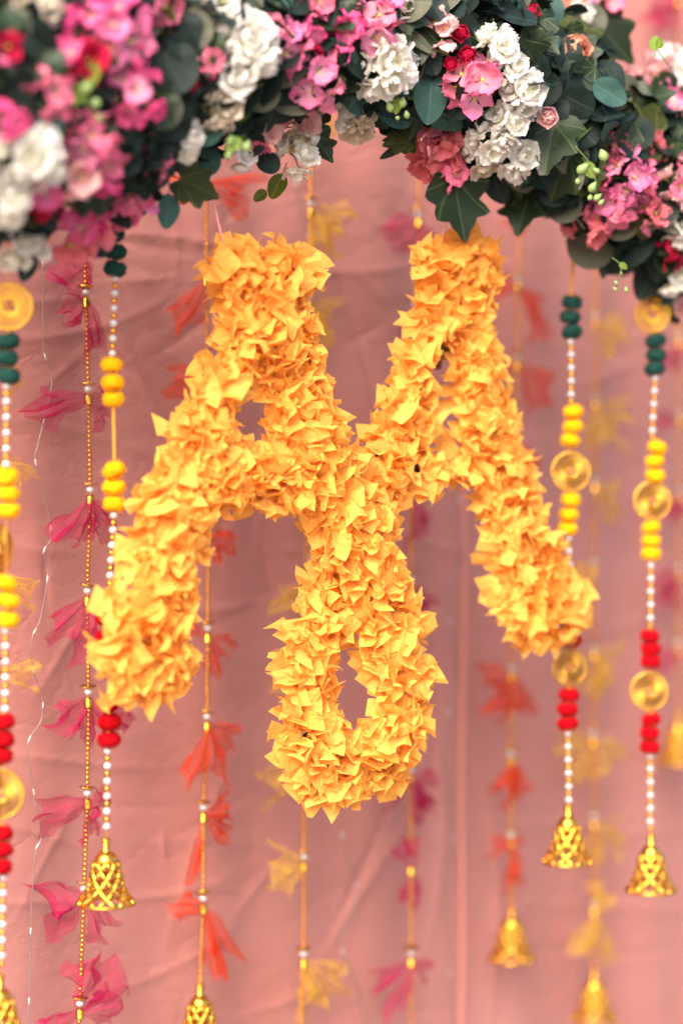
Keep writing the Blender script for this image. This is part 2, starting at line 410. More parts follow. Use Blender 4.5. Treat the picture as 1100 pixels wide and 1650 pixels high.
# bell: open lattice skirt, dome, neck, rim
BELL_H = 0.052
def bell_r(t):                               # t 0 at the dome's foot, 1 at the rim
    return 0.0092 + 0.0068 * t + 0.0062 * t ** 4
def bell_meshes():
    neck = MB(); neck.lathe([(0.0005, 0.0), (0.0032, -0.0005), (0.0034, -0.0090), (0.0046, -0.0100)], 18)
    neck.lathe([(0.0001, 0.0008), (0.003, 0.0006), (0.0042, -0.0006), (0.003, -0.0018)], 18)
    dome = MB(); dome.lathe([(0.0045, -0.0098), (0.0064, -0.0112), (0.0082, -0.0135), (0.0092, -0.0165), (0.0094, -0.019), (0.0086, -0.0192), (0.0078, -0.016), (0.005, -0.0125)], 28)
    z0, z1 = -0.0175, -0.0505
    lat = MB(); n = 8
    for k in range(n):
        for sgn in (-1, 1):
            pts = []
            for i in range(19):
                t = i / 18; a = 2 * PI * k / n + sgn * t * 2 * PI * 0.30
                r = bell_r(t); pts.append((r * math.cos(a), r * math.sin(a), z0 + (z1 - z0) * t))
            lat.tube(pts, [0.0015 + 0.0007 * math.sin(PI * i / 18 * 4.8) ** 2 for i in range(19)], 6)
    # bosses where the bars cross
    for row in range(1, 5):
        t = row / (2 * n * 0.30)
        for k in range(n):
            a = 2 * PI * k / n + (PI / n if row % 2 else 0); r = bell_r(t) + 0.0006
            bs = MB(); bs.lathe([(1e-5, .0016), (.0014, .0009), (.0017, 0), (.0014, -.0009), (1e-5, -.0016)], 8)
            lat.add(bs.v, bs.f, None, Matrix.Translation((r * math.cos(a), r * math.sin(a), z0 + (z1 - z0) * t)))
    rim = MB(); rim.ring(0.0222, 0.0011, 40, 8, (0, 0, -0.0508))
    return [('bell_dome', dome), ('bell_neck', neck), ('bell_lattice', lat), ('bell_rim', rim)]
BM = [(n_, b_.data(n_, [M_GOLD])) for n_, b_ in bell_meshes()]
def add_bell(parent, loc, rz, s=1.0, rx=0.0):
    b = link('bell', BM[0][1], parent, loc=loc, rot=Euler((rx, 0, rz)), scale=s)
    for n_, m_ in BM[1:]: link(n_, m_, b)

# medallion: wrapped ring, threads fanned over it, small inner ring and bead
def medallion_meshes():
    Rr = 0.0168
    rim = MB(); nseg = 150; k = 8; b = 0; vs = []; fs = []
    for i in range(nseg):
        a = 2 * PI * i / nseg; rr = 0.0013 * (1 + 0.22 * math.cos(i * PI * 2 / 3))
        for j in range(k):
            t = 2 * PI * j / k
            vs.append(((Rr + rr * math.cos(t)) * math.cos(a), rr * math.sin(t), (Rr + rr * math.cos(t)) * math.sin(a)))
    for i in range(nseg):
        for j in range(k): fs.append((i * k + j, ((i + 1) % nseg) * k + j, ((i + 1) % nseg) * k + (j + 1) % k, i * k + (j + 1) % k))
    rim.add(vs, fs)
    th = MB(); rd = random.Random(3)
    for sgn in (-1, 1):
        for i in range(54):
            a = 2 * PI * i / 54 + rd.gauss(0, .008); 
            q = a + 0.35 * sgn
            p0 = (Rr * math.cos(a), sgn * 0.0012, Rr * math.sin(a)); p1 = (0.0058 * math.cos(q), sgn * 0.0012, 0.0058 * math.sin(q))
            th.tube([p0, p1], 0.00036, 6, cap=False)
    inner = MB(); inner.ring(0.0057, 0.0010, 30, 6, (0, 0, 0), 'y')
    return rim.data('wrapped_rim', [M_THREAD]), th.data('thread_fan', [M_THREAD]), inner.data('inner_ring', [M_THREAD])
ME_MED = medallion_meshes()
def add_medallion(parent, loc, rz, s=1.0, solid=False):
    o = link('medallion', ME_MED[0], parent, loc=loc, rot=Euler((0, 0, rz)), scale=s)
    link('thread_fan', ME_MED[1], o); link('inner_ring', ME_MED[2], o)
    for dx, dz in ((-.0026, .001), (.0026, .0012), (0, -.003)): link('hub_bead', ME_GBEAD, o, loc=(dx, 0, dz), scale=0.75)

def make_cord(pts, r=0.0011, twist=1500):
    """two-ply twisted cord through pts"""
    mb = MB(); dense = []
    for i in range(len(pts) - 1):
        L = (pts[i + 1] - pts[i]).length; n = max(2, int(L / 0.0008))
        for j in range(n): dense.append(pts[i].lerp(pts[i + 1], j / n))
    dense.append(pts[-1]); z0 = dense[0].z
    for ph in (0, PI):
        mb.tube([p + Vector((math.cos(twist * (p.z - z0) + ph), math.sin(twist * (p.z - z0) + ph), 0)) * r * 0.55 for p in dense], r * 0.72, 5)
    return mb
# ------------------------------------------------------------ tulle
def tulle_mesh(ang, L, W, d, col, seed):
    """a gathered fan of tulle; angle in the picture's sense (0 right, 90 down), sizes in photo pixels at distance d"""
    rd = random.Random(seed); a = R(ang); u = K * d; L *= u * 1.05; W *= u * 1.3
    X = Vector((1, 0.8, 0)).normalized()
    dirv = X * math.cos(a) / X.x * 1.0 * 0.9 + Vector((0, 0, -math.sin(a))); side = X * math.sin(a) + Vector((0, 0, math.cos(a)))
    nn = NB
    nu, nv = 26, 12; vs = []; uv = []
    ph = rd.uniform(0, 6); kf = rd.uniform(1.3, 2.4); ph2 = rd.uniform(0, 6)
    for j in range(nv + 1):
        v = j / nv
        for i in range(nu + 1):
            s = i / nu - 0.5
            ln = L * (1 - 0.18 * math.sin(s * 7 + ph2) * v - 0.22 * abs(s))
            wdt = W * (0.10 + 0.90 * v ** 0.75)
            fold = 0.22 * math.sin(s * 2 * PI * kf + ph) * v * W
            p = dirv * (ln * v) + side * (s * wdt + 0.08 * W * math.sin(s * 2 * PI * kf * 1.5 + ph2) * v) + nn * (fold + 0.01 * v - 0.016 * v * v)
            q_ = Vector((s * 3.1 + seed, v * 2.3, ph)); p += (side * noise.noise(q_ * 1.3) + nn * noise.noise(q_ * 2.1 + Vector((9, 0, 0))) + dirv * noise.noise(q_ * 1.7 + Vector((0, 9, 0))) * 1.3) * (.22 * W * v)
            p.z -= 0.10 * L * v * v * abs(math.cos(a))
            vs.append(p); uv.append((i / nu, v))
    fs = [(j * (nu + 1) + i, j * (nu + 1) + i + 1, (j + 1) * (nu + 1) + i + 1, (j + 1) * (nu + 1) + i) for j in range(nv) for i in range(nu)]
    # rolled selvedge edges
    m = mesh('tulle_bow', vs, fs, uv, True, [M_TULLE[col]])
    return m

# ------------------------------------------------------------ beaded strings by the cloth
def path_fn(pts, dfn, wob=0):
    ys = [p[1] for p in pts]; xs = [p[0] for p in pts]
    def f(y):
        x = float(np.interp(y, ys, xs))
        return P(x, y, dfn(550 + (x - 550)))
    return f
def back_string(px, pearls, col, fans, y0, y1, label, bell_y=None, big_first=True, seed=0):
    xm = sum(p[0] for p in px) / len(px); d = d_back(xm)
    f = path_fn(px, lambda x: d); u = K * d
    top = f(y0); rd = random.Random(seed)
    t = thing('beaded_string', top, label, 'beaded string', 'beaded strings with tulle bows by the pink cloth')
    L = lambda y: f(y) - top
    skip = []
    for py in pearls:
        if not (y0 - 20 < py < y1 + 10): continue
        rx, ry = rd.gauss(0, .1), rd.gauss(0, .1)
        link('spacer_disc', ME_DISC, t, loc=L(py) + Vector((0, 0, 0.0042)), rot=Euler((rx, ry, 0)))
        link('pearl', ME_PEARL, t, loc=L(py))
        link('bead_cap', ME_CAP, t, loc=L(py) - Vector((0, 0, 0.0086)), rot=Euler((rd.gauss(0, .06), rd.gauss(0, .06), 0)))
        skip.append((py - 0.0062 / u, py + 0.0132 / u))
    y = y0; k = 0
    end = bell_y if bell_y else y1
    while y < end:
        hit = [s for s in skip if s[0] < y < s[1]]
        if hit: y = hit[0][1] + 0.002 / u; continue
        link('bead', ME_BEAD, t, loc=L(y) + Vector((rd.gauss(0, .00012), rd.gauss(0, .00012), 0)), rot=Euler((rd.uniform(0, 3), 0, 0)))
        y += 0.00405 / u; k += 1
    mb = MB(); mb.tube([L(yy) for yy in np.linspace(y0, end, 12)], 0.0005, 5)
    link('thread', mb.data('thread', [M_CORD]), t)
    for i, (ky, ang, ln, wd) in enumerate(fans):
        link('tulle_bow', tulle_mesh(ang, ln, wd, d, col, seed * 100 + i), t, loc=L(ky) + NB * (-0.002 if i % 2 else 0.003))
    if bell_y: add_bell(t, L(bell_y), rd.uniform(0, 1), 1.0)
    return t
def per(pearls, table):
    return [(p + 14, *fn) for p, fns in zip(pearls, table) for fn in fns]
pl = [308, 471, 627, 789, 952, 1115, 1278, 1432, 1617]
back_string([(135, 300), (138, 415), (143, 640), (146, 800), (141, 960), (143, 1130), (141, 1290), (135, 1460), (126, 1700)], pl, 'magenta',
  per(pl, [[(40, 60, 50)], [(250, 62, 70), (78, 80, 36), (150, 34, 50)], [(172, 88, 52), (25, 42, 60)], [(125, 74, 44), (50, 74, 42), (90, 60, 30)], [(140, 68, 46), (95, 85, 50)],
           [(140, 56, 56), (35, 76, 52), (85, 60, 40)], [(168, 78, 56), (80, 62, 36), (20, 26, 50)], [(165, 50, 90), (60, 72, 46)], [(-62, 95, 90), (-15, 60, 60), (160, 60, 40)]]),
  300, 1680, 'gold beaded string with magenta tulle bows, beside the wavy clear light wire', seed=1)
pl = [283, 437, 585, 725, 850, 1012, 1155, 1301, 1448]
back_string([(333, 200), (333, 440), (336, 840), (334, 1150), (328, 1300), (327, 1460), (322, 1600)], pl, 'orange',
  per(pl, [[(-14, 86, 26), (14, 72, 50), (168, 50, 36)], [(120, 80, 42)], [(165, 62, 46)], [(150, 40, 30)], [(25, 36, 50)], [(212, 60, 26), (8, 52, 22), (62, 62, 40)],
           [(108, 90, 36), (28, 60, 50), (70, 88, 22)], [(97, 95, 24), (-25, 50, 50), (30, 52, 40)], [(195, 44, 40), (60, 108, 50), (78, 100, 24)]]),
  230, 1600, 'gold beaded string with orange tulle bows ending in a bell at the bottom edge', bell_y=1586, seed=2)
pl = [170, 328, 478, 630, 782, 932, 1082, 1232, 1381, 1537]
back_string([(503, 100), (500, 390), (496, 540), (492, 1000), (490, 1300), (489, 1540), (485, 1700)], pl, 'yellow',
  per(pl, [[(15, 50, 40)], [(18, 66, 70), (70, 60, 60)], [(20, 56, 60), (60, 60, 30)], [(10, 50, 50)], [(170, 40, 40)], [(155, 52, 40)], [(190, 45, 40)], [(165, 55, 60)],
           [(205, 52, 40), (140, 52, 40)], [(28, 80, 46), (70, 78, 60)]]),
  160, 1690, 'gold beaded string with yellow tulle bows, hanging behind the middle of both letters', seed=3)
pl = [345, 490, 640, 785, 932, 1085, 1240, 1387, 1536]
back_string([(676, 250), (674, 365), (664, 640), (661, 900), (660, 1250), (662, 1400), (662, 1700)], pl, 'magenta',
  per(pl, [[(80, 48, 56), (165, 46, 40)], [(120, 40, 30)], [(170, 40, 50)], [(75, 66, 50)], [(130, 46, 40), (60, 46, 50)], [(90, 30, 30)], [(165, 52, 50), (25, 50, 50), (70, 70, 40)],
           [(80, 62, 50), (250, 50, 40)], [(158, 58, 30), (115, 84, 24), (30, 44, 30)]]),
  230, 1690, 'blurred beaded string with magenta tulle bows, left of the bright cloth seam', seed=4)
pl = [320, 450, 576, 702, 828, 952, 1076, 1214, 1345]
back_string([(836, 230), (835, 420), (832, 600), (824, 1000), (822, 1300), (824, 1500)], pl, 'orange',
  per(pl, [[(100, 40, 40)], [(25, 56, 30), (58, 84, 30), (185, 48, 40)], [(40, 74, 60), (175, 52, 40)], [(60, 40, 40)], [], [], [(175, 36, 50), (70, 60, 44), (110, 60, 40)], [(90, 56, 66), (80, 40, 50)], [(180, 34, 30), (10, 24, 30), (88, 72, 36)]]),
  230, 1500, 'blurred beaded string with orange tulle bows and a bell, right of the bright cloth seam', bell_y=1462, seed=5)
pl = [-20, 110, 240, 375, 508, 640, 772, 905, 1042, 1182, 1315, 1455]
back_string([(975, -80), (968, 200), (960, 440), (957, 760), (955, 1160), (957, 1640)], pl, 'yellow',
  per(pl, [[(190, 60, 50)], [(20, 50, 50)], [(20, 50, 50)], [(10, 40, 50)], [(20, 50, 66)], [(20, 70, 66), (100, 60, 50)], [(20, 56, 60)], [(170, 40, 40)], [(20, 50, 60), (80, 60, 50)],
           [(185, 50, 40), (40, 50, 60), (110, 60, 50)], [(20, 56, 50), (80, 60, 50)], [(120, 56, 50), (65, 92, 24), (-60, 40, 40)]]),
  -80, 1640, 'strongly blurred beaded string with yellow tulle bows and a bell, between the two pompom strings', bell_y=1562, seed=6)
pl = [-10, 130, 270, 405, 540, 665, 790, 915, 1035]
back_string([(1092, -80), (1094, 600), (1092, 1200)], pl, 'magenta',
  per(pl, [[(185, 50, 70), (120, 50, 50)], [], [(180, 40, 40)], [(180, 40, 40)], [(120, 40, 40)], [(190, 40, 30)], [(150, 36, 40), (60, 30, 30)], [(170, 42, 40), (110, 50, 40)], [(160, 50, 34)]]),
  -80, 1160, 'out of focus beaded string with magenta tulle bows and a bell at the photo edge', bell_y=1150, seed=7)
pl = [580, 730, 920, 1070, 1240, 1400]
back_string([(-6, 440), (-4, 1700)], pl, 'yellow',
  per(pl, [[(20, 40, 40)], [(10, 64, 34)], [(15, 66, 40)], [(0, 70, 50)], [], []]),
  440, 1690, 'gold beaded string with faint yellow tulle bows, tucked behind the pompom string at the edge', seed=8)

# ------------------------------------------------------------ pompom strings
def pompom_string(px, d, items, y0, label, seed, sp=1.0):
    rd = random.Random(seed); f = path_fn(px, lambda x: d); u = K * d; top = f(y0)
    t = thing('pompom_string', top, label, 'pompom string', 'pompom strings with bells hanging from the flower garland')
    L = lambda y: f(y) - top
    X = lambda x, y: P(x, y, d) - top
    ylast = y0
    for it in items:
        k = it[0]
        if k in M_POM:
            for (x, y) in it[1]:
                o = link('pompom', random.choice(ME_POM[k]), t, loc=X(x, y), rot=Euler((rd.gauss(0, .14), rd.gauss(0, .16), rd.uniform(0, 6))), scale=sp * rd.uniform(.95, 1.05))
                link('gold_bead', ME_GBEAD, t, loc=X(x, y - 0.0062 * sp / u) + Vector((0, -0.0012, 0)), scale=0.7)
                ylast = max(ylast, y)
        elif k == 'pearls':
            y, i = it[1], 0
            while y < it[2]:
                pe = i % 2 == 0
                link('pearl' if pe else 'gold_bead', ME_PEARL_S if pe else ME_GBEAD, t, loc=L(y), rot=Euler((rd.gauss(0, .2), rd.gauss(0, .2), 0)))
                y += 0.0059 / u; i += 1
            ylast = max(ylast, y)
        elif k == 'cord':
            mb = make_cord([L(y) for y in np.linspace(it[1], it[2], 6)], 0.0014); link('twisted_cord', mb.data('twisted_cord', [M_CORD]), t); ylast = max(ylast, it[2])
        elif k == 'med':
            add_medallion(t, X(it[1], it[2]), it[4] if len(it) > 4 else rd.gauss(0.1, .15), it[3] * u / 0.0175)
        elif k == 'bell':
            add_bell(t, X(it[1], it[2]), rd.uniform(0, 1), it[3] if len(it) > 3 else 1.0, rd.gauss(0, .02)); ylast = max(ylast, it[2])
    mb = MB(); mb.tube([L(y) for y in np.linspace(y0, ylast, 24)], 0.0005, 5)
    link('thread', mb.data('thread', [M_CORD]), t)
pompom_string([(14, 300), (11, 620), (10, 940), (8, 1280), (2, 1600)], 1.82,
  [('med', 16, 494, 38), ('green', [(13, 550), (10, 577), (14, 605)]), ('pearls', 622, 752), ('yellow', [(10, 767), (14, 795), (14, 823)]),
   ('med', -4, 885, 40, 1.05), ('yellow', [(10, 940), (14, 968), (13, 998)]), ('pearls', 1016, 1150), ('red', [(6, 1163), (4, 1190), (3, 1217)]),
   ('med', -2, 1280, 41), ('red', [(2, 1342), (3, 1370), (1, 1397)]), ('pearls', 1414, 1565), ('bell', 0, 1572)],
  300, 'pompom string with three gold medallions, nearest the camera at the photo edge', 11)
pompom_string([(184, 300), (186, 440), (181, 580), (185, 745), (184, 830), (176, 960), (174, 1200), (172, 1350)], 1.885,
  [('green', [(183, 377), (185, 405), (186, 433)]), ('pearls', 448, 578), ('yellow', [(180, 588), (182, 617), (183, 643)]), ('cord', 655, 748),
   ('yellow', [(184, 758), (184, 785), (185, 812)]), ('pearls', 830, 955), ('red', [(172, 968), (172, 996), (172, 1024)]), ('red', [(174, 1135), (177, 1163), (176, 1192)]),
   ('pearls', 1210, 1340), ('bell', 171, 1352)],
  300, 'pompom string without medallions, its bell hanging below the lower left letter foot', 12)
pompom_string([(926, 280), (926, 390), (918, 480), (920, 600), (918, 760), (915, 860), (918, 940), (918, 1030), (914, 1166), (916, 1296)], 2.15,
  [('green', [(920, 345), (925, 365), (927, 388)]), ('cord', 398, 478), ('green', [(921, 487), (918, 511), (921, 535)]), ('pearls', 550, 656),
   ('yellow', [(923, 664), (922, 687), (918, 710)]), ('med', 919, 760, 32), ('yellow', [(919, 805), (916, 829), (914, 851)]), ('pearls', 867, 1000),
   ('red', [(918, 1012), (919, 1032)]), ('med', 917, 1075, 30, .35), ('red', [(916, 1120), (914, 1143), (914, 1166)]), ('pearls', 1182, 1290), ('bell', 915, 1298)],
  280, 'pompom string with two gold medallions, hanging partly behind the far leg of the letters', 13)
pompom_string([(1050, 420), (1055, 600), (1050, 700), (1055, 765), (1048, 880), (1047, 1060), (1047, 1345)], 2.17,
  [('med', 1050, 507, 29, -.3), ('green', [(1055, 549), (1056, 572), (1054, 594)]), ('pearls', 609, 708), ('yellow', [(1058, 721), (1054, 743), (1055, 766)]),
   ('med', 1050, 807, 31), ('yellow', [(1048, 850), (1048, 872), (1048, 892)]), ('pearls', 911, 1014), ('red', [(1046, 1025), (1047, 1045), (1047, 1066)]),
   ('med', 1045, 1114, 31), ('red', [(1048, 1160), (1046, 1181), (1046, 1203)]), ('pearls', 1218, 1338), ('bell', 1048, 1345)],
  420, 'pompom string with three gold medallions hanging free, right of both letters', 14)

# ------------------------------------------------------------ light wires
def wire(pts, off, label, r):
    w3 = [CO * 0 + P(x, y, d_cloth(x) - off) for x, y in pts]
    sm = []
    for i in range(len(w3) - 1):
        p0, p1, p2, p3 = w3[max(i - 1, 0)], w3[i], w3[i + 1], w3[min(i + 2, len(w3) - 1)]
        for j in range(10):
            t = j / 10
            sm.append(0.5 * ((2 * p1) + (p2 - p0) * t + (2 * p0 - 5 * p1 + 4 * p2 - p3) * t * t + (3 * p1 - p0 - 3 * p2 + p3) * t ** 3))
    sm.append(w3[-1]); base = sm[0]
    t = thing('light_wire', base, label, 'light wire')
    mb = MB(); mb.tube([p - base for p in sm], r, 6)
    link('wire', mb.data('wire', [M_WIRE]), t)
    bl = MB(); bl.lathe([(1e-5, .0035), (r * 1.2, .0025), (r * 1.6, 0), (r * 1.2, -.0025), (1e-5, -.0035)], 8); bm_ = bl.data('tiny_bulb', [M_PEARL])
    for i in range(8, len(sm) - 1, 14):
        dv = sm[i + 1] - sm[i]; link('tiny_bulb', bm_, t, loc=sm[i] - base, rot=dv.to_track_quat('Z', 'Y'))
wire([(68, 380), (70, 440), (71, 560), (84, 615), (62, 715), (58, 745), (80, 830), (81, 870), (71, 890), (78, 920), (66, 995), (52, 1030), (54, 1080), (68, 1120), (67, 1160), (45, 1200), (52, 1260),
      (67, 1345), (56, 1380), (50, 1500), (50, 1560), (43, 1690)], .045, 'thin clear light wire hanging in waves against the cloth beside the magenta bows', .0005)
wire([(470, 240), (480, 310), (492, 370), (505, 420), (470, 600), (500, 900), (545, 1290), (555, 1370), (575, 1440), (550, 1520), (575, 1590), (600, 1700)], .02, 'faint blurred light wire hanging on the cloth behind the crossing of the letters', .0006)
wire([(720, 600), (742, 850), (722, 980), (735, 1080), (715, 1200), (730, 1350), (720, 1480), (735, 1690)], .02, 'faint blurred light wire hanging close to the bright cloth seam', .0006)

# ------------------------------------------------------------ crepe paper letters
def crepe_mesh(seed):
    """a crepe paper tuft: flaps gathered at a pinched middle, each flap a creased trapezoid with a cut edge"""
    rd = random.Random(seed); vs = []; fs = []; uv = []
    nf = rd.choice((4, 5, 5, 6)); o = rd.uniform(0, 2 * PI)
    for k in range(nf):
        az = o + 2 * PI * k / nf + rd.gauss(0, .28); st_ = rd.random() < .48; el = R(rd.uniform(12, 40) if st_ else rd.choice((rd.uniform(35, 62), rd.uniform(58, 84))))
        L = rd.uniform(.0150, .0245); w0 = rd.uniform(.0015, .0035); w1 = rd.uniform(.0070, .0118) if st_ else rd.uniform(.0055, .0098)
        wvf = rd.uniform(1.2, 2.4); wvp = rd.uniform(0, 6); wva = rd.uniform(.001, .003) if st_ else .0007
        slant = rd.gauss(0, .16); curl = rd.gauss(.35, .55); roll = rd.gauss(0, .55)
        fold = rd.choice((0, rd.uniform(.3, 1.1), -rd.uniform(.3, 1.1), rd.uniform(-.5, .5))); fx = rd.uniform(-.4, .4); dog = rd.random() < .3
        ca, sa = math.cos(az), math.sin(az); b = len(vs)
        nu, nv = 4, 4; cw = rd.gauss(0, .0028); cp = rd.uniform(0, 6)
        for j in range(nv + 1):
            v = j / nv; e = el + curl * (v - .3)
            for i in range(nu + 1):
                u = (i / nu * 2 - 1)
                if i == 2: u += fx * .6
                wd = w0 + (w1 - w0) * v ** .42
                x = u * wd; ln = L * v * (1 + slant * u * v * .8)
                z = -abs(u - fx) * wd * fold * (.4 + .6 * v) + wva * math.sin(u * wvf + wvp) * v
                if dog and j == nv and i == nu: ln *= .86; z += .003
                z += cw * math.sin(v * 6 + cp + u)
                x2 = x * math.cos(roll) - z * math.sin(roll); z2 = x * math.sin(roll) + z * math.cos(roll)
                rad = ln * math.sin(e) - z2 * math.cos(e) * .8; hh = ln * math.cos(e) + z2 * math.sin(e)
                vs.append((rad * ca - x2 * sa, rad * sa + x2 * ca, hh * .9 - .001)); uv.append((.5 + x / .03, .5 + (ln + k * .004) / .03))
        for j in range(nv):
            for i in range(nu):
                a = b + j * (nu + 1) + i; fs.append((a, a + 1, a + nu + 2, a + nu + 1))
    return vs, fs, uv
CREPE = [crepe_mesh(s + 50) for s in range(36)]
CREPE_ME = [mesh('crepe_petal', *c, False, [M_CREPE]) for c in CREPE]
U2 = Vector((1, 0.7, 0)).normalized(); NL = Vector((0.7, -1, 0)).normalized()
def seg_d(px, py, s):
    x0, y0, x1, y1, h0, h1 = s; dx, dy = x1 - x0, y1 - y0
    t = np.clip(((px - x0) * dx + (py - y0) * dy) / (dx * dx + dy * dy + 1e-9), 0, 1)
    return np.hypot(px - x0 - dx * t, py - y0 - dy * t) - (h0 + (h1 - h0) * t)
def letter(strokes, holes, off, label, string_pts, rs):
    x = (min(s[0] for s in strokes) + max(s[0] for s in strokes)) / 2
    rd = random.Random(rs); rg = np.random.default_rng(rs)
    dl = lambda xx: d_let(xx) + off
    base = P(strokes[0][0], strokes[0][1], dl(strokes[0][0]))
    t = thing('paper_letter', base, label, 'letter', 'letters covered with crepe paper')
    IN = 31
    sdf = lambda X_, Y_: np.max([np.min([seg_d(X_, Y_, s) for s in strokes], 0)] + [-(np.hypot((X_ - h[0]) / h[2], (Y_ - h[1]) / h[3]) - 1) * min(h[2], h[3]) for h in holes], 0)
    def sample(pitch, inset, n=60000):
        xs = [s[i] for s in strokes for i in (0, 2)]; ys = [s[i] for s in strokes for i in (1, 3)]
        X_ = rg.uniform(min(xs) - 90, max(xs) + 90, n); Y_ = rg.uniform(min(ys) - 90, max(ys) + 90, n)
        D = sdf(X_, Y_); ok = D < -inset + 4 * np.sin(X_ * .055 + rs) * np.cos(Y_ * .047 + rs); X_, Y_, D = X_[ok], Y_[ok], D[ok]
        out = []; grid = {}
        for a, b, c in zip(X_, Y_, D):
            gx, gy = int(a // pitch), int(b // pitch); bad = False
            for i in (-1, 0, 1):
                for j in (-1, 0, 1):
                    for q in grid.get((gx + i, gy + j), ()):
                        if (q[0] - a) ** 2 + (q[1] - b) ** 2 < pitch * pitch: bad = True
            if not bad: grid.setdefault((gx, gy), []).append((a, b)); out.append((a, b, c))
        return out
    def place(a, b, c, hmax, sc):
        e = 2.0; gx = float(sdf(np.array([a + e]), np.array([b]))[0] - sdf(np.array([a - e]), np.array([b]))[0]); gy = float(sdf(np.array([a]), np.array([b + e]))[0] - sdf(np.array([a]), np.array([b - e]))[0])
        gl = math.hypot(gx, gy) + 1e-6
        edge = max(0.0, 1 - (-c - IN) / 24)
        out = (U2 * gx / gl - Vector((0, 0, 1)) * gy / gl)
        nrm = (NL + out * edge * 1.05 + Vector((rd.gauss(0, .22), rd.gauss(0, .22), rd.gauss(0, .22)))).normalized()
        h = hmax * (1 - 0.75 * edge) + rd.uniform(-.002, .002)
        p = P(a, b, dl(a)) + NL * h - base
        q = nrm.to_track_quat('Z', 'Y') @ Quaternion((0, 0, 1), rd.uniform(0, 2 * PI))
        return p, q, sc * rd.uniform(.9, 1.12)
    top = sample(25, IN); low = sample(21, IN - 7)
    rd.shuffle(top)
    n_part = 0; st = MB()
    for i, (a, b, c) in enumerate(top):
        p, q, s = place(a, b, c, 0.0105, 1.0)
        k = rd.randrange(len(CREPE))
        if i < 300: link('crepe_petal', CREPE_ME[k], t, loc=p, rot=q, scale=s)
        else: st.add(CREPE[k][0], CREPE[k][1], CREPE[k][2], Matrix.LocRotScale(p, q, Vector((s,) * 3)))
    for (a, b, c) in low:
        p, q, s = place(a, b, c, 0.003, 1.0); k = rd.randrange(len(CREPE))
        st.add(CREPE[k][0], CREPE[k][1], CREPE[k][2], Matrix.LocRotScale(p, q, Vector((s,) * 3)))
    tag(link('crepe_ruffle', st.data('crepe_ruffle', [M_CREPE], False), t), kind='stuff')
    # the brown board behind the paper
    bdm = MB()
    for i, (x0, y0, x1, y1, h0, h1) in enumerate(strokes):
        A, B = P(x0, y0, dl(x0)), P(x1, y1, dl(x1)); v = (B - A); ln = v.length; v.normalize(); sd = v.cross(NL).normalized()
        r0, r1 = max(.004, (h0 - 42) * K * 2), max(.004, (h1 - 42) * K * 2)
        z0, z1 = -0.010 - 0.0004 * i, -0.001 - 0.0004 * i
        vs = [q for zz_ in (z0, z1) for q in (A - v * r0 * .5 + sd * r0 + NL * zz_ - base, B + v * r1 * .5 + sd * r1 + NL * zz_ - base, B + v * r1 * .5 - sd * r1 + NL * zz_ - base, A - v * r0 * .5 - sd * r0 + NL * zz_ - base)]
        bdm.add(vs, [(0, 1, 2, 3), (7, 6, 5, 4), (0, 4, 5, 1), (1, 5, 6, 2), (2, 6, 7, 3), (3, 7, 4, 0)])
    link('board', bdm.data('board', [M_BOARD], False), t)
    sm = MB(); sp_ = [P(a, b, dl(a) + 0.004) - base for a, b in string_pts]; sm.tube(sp_, 0.0009, 6)
    link('hanging_string', sm.data('hanging_string', [M_STRING]), t)
    print('letter petals', len(top), len(low))
letter([(425, 462, 425, 500, 82, 80), (372, 440, 476, 436, 50, 50), (425, 500, 412, 600, 78, 66), (405, 570, 330, 710, 68, 66), (330, 710, 262, 880, 66, 62), (262, 880, 232, 1010, 62, 70), (208, 1030, 250, 1070, 64, 64), (205, 1080, 245, 1075, 58, 62),
        (440, 540, 482, 660, 72, 62), (482, 660, 535, 790, 62, 62), (535, 790, 602, 940, 62, 58), (602, 940, 640, 1070, 56, 60), (640, 1070, 632, 1190, 60, 56), (310, 765, 480, 775, 58, 58)],
       [(404, 668, 21, 32), (567, 1112, 26, 38)], -0.012, 'nearer yellow crepe paper letter A, its foot above the bell of a pompom string', [(334, 230), (334, 283), (352, 360), (364, 410)], 31)
letter([(738, 448, 738, 470, 74, 70), (700, 435, 768, 425, 48, 50), (735, 470, 720, 560, 72, 66), (700, 555, 662, 650, 54, 50), (662, 650, 612, 770, 50, 54), (612, 770, 560, 900, 56, 60), (560, 900, 505, 1040, 62, 56), (505, 1040, 502, 1160, 58, 62), (505, 1195, 520, 1230, 62, 72), (520, 1232, 610, 1225, 68, 58),
        (748, 550, 775, 640, 56, 52), (775, 640, 812, 790, 54, 60), (812, 790, 855, 930, 60, 66), (855, 930, 868, 975, 68, 80), (845, 975, 895, 975, 62, 66), (655, 755, 780, 738, 56, 54), (716, 500, 713, 590, 60, 46)],
       [(713, 645, 10, 40), (567, 1112, 30, 40)], 0.014, 'farther yellow letter A of crinkled crepe paper, hanging under the pointed ivy leaf in focus', [(722, 250), (722, 340), (712, 380), (708, 420)], 32)

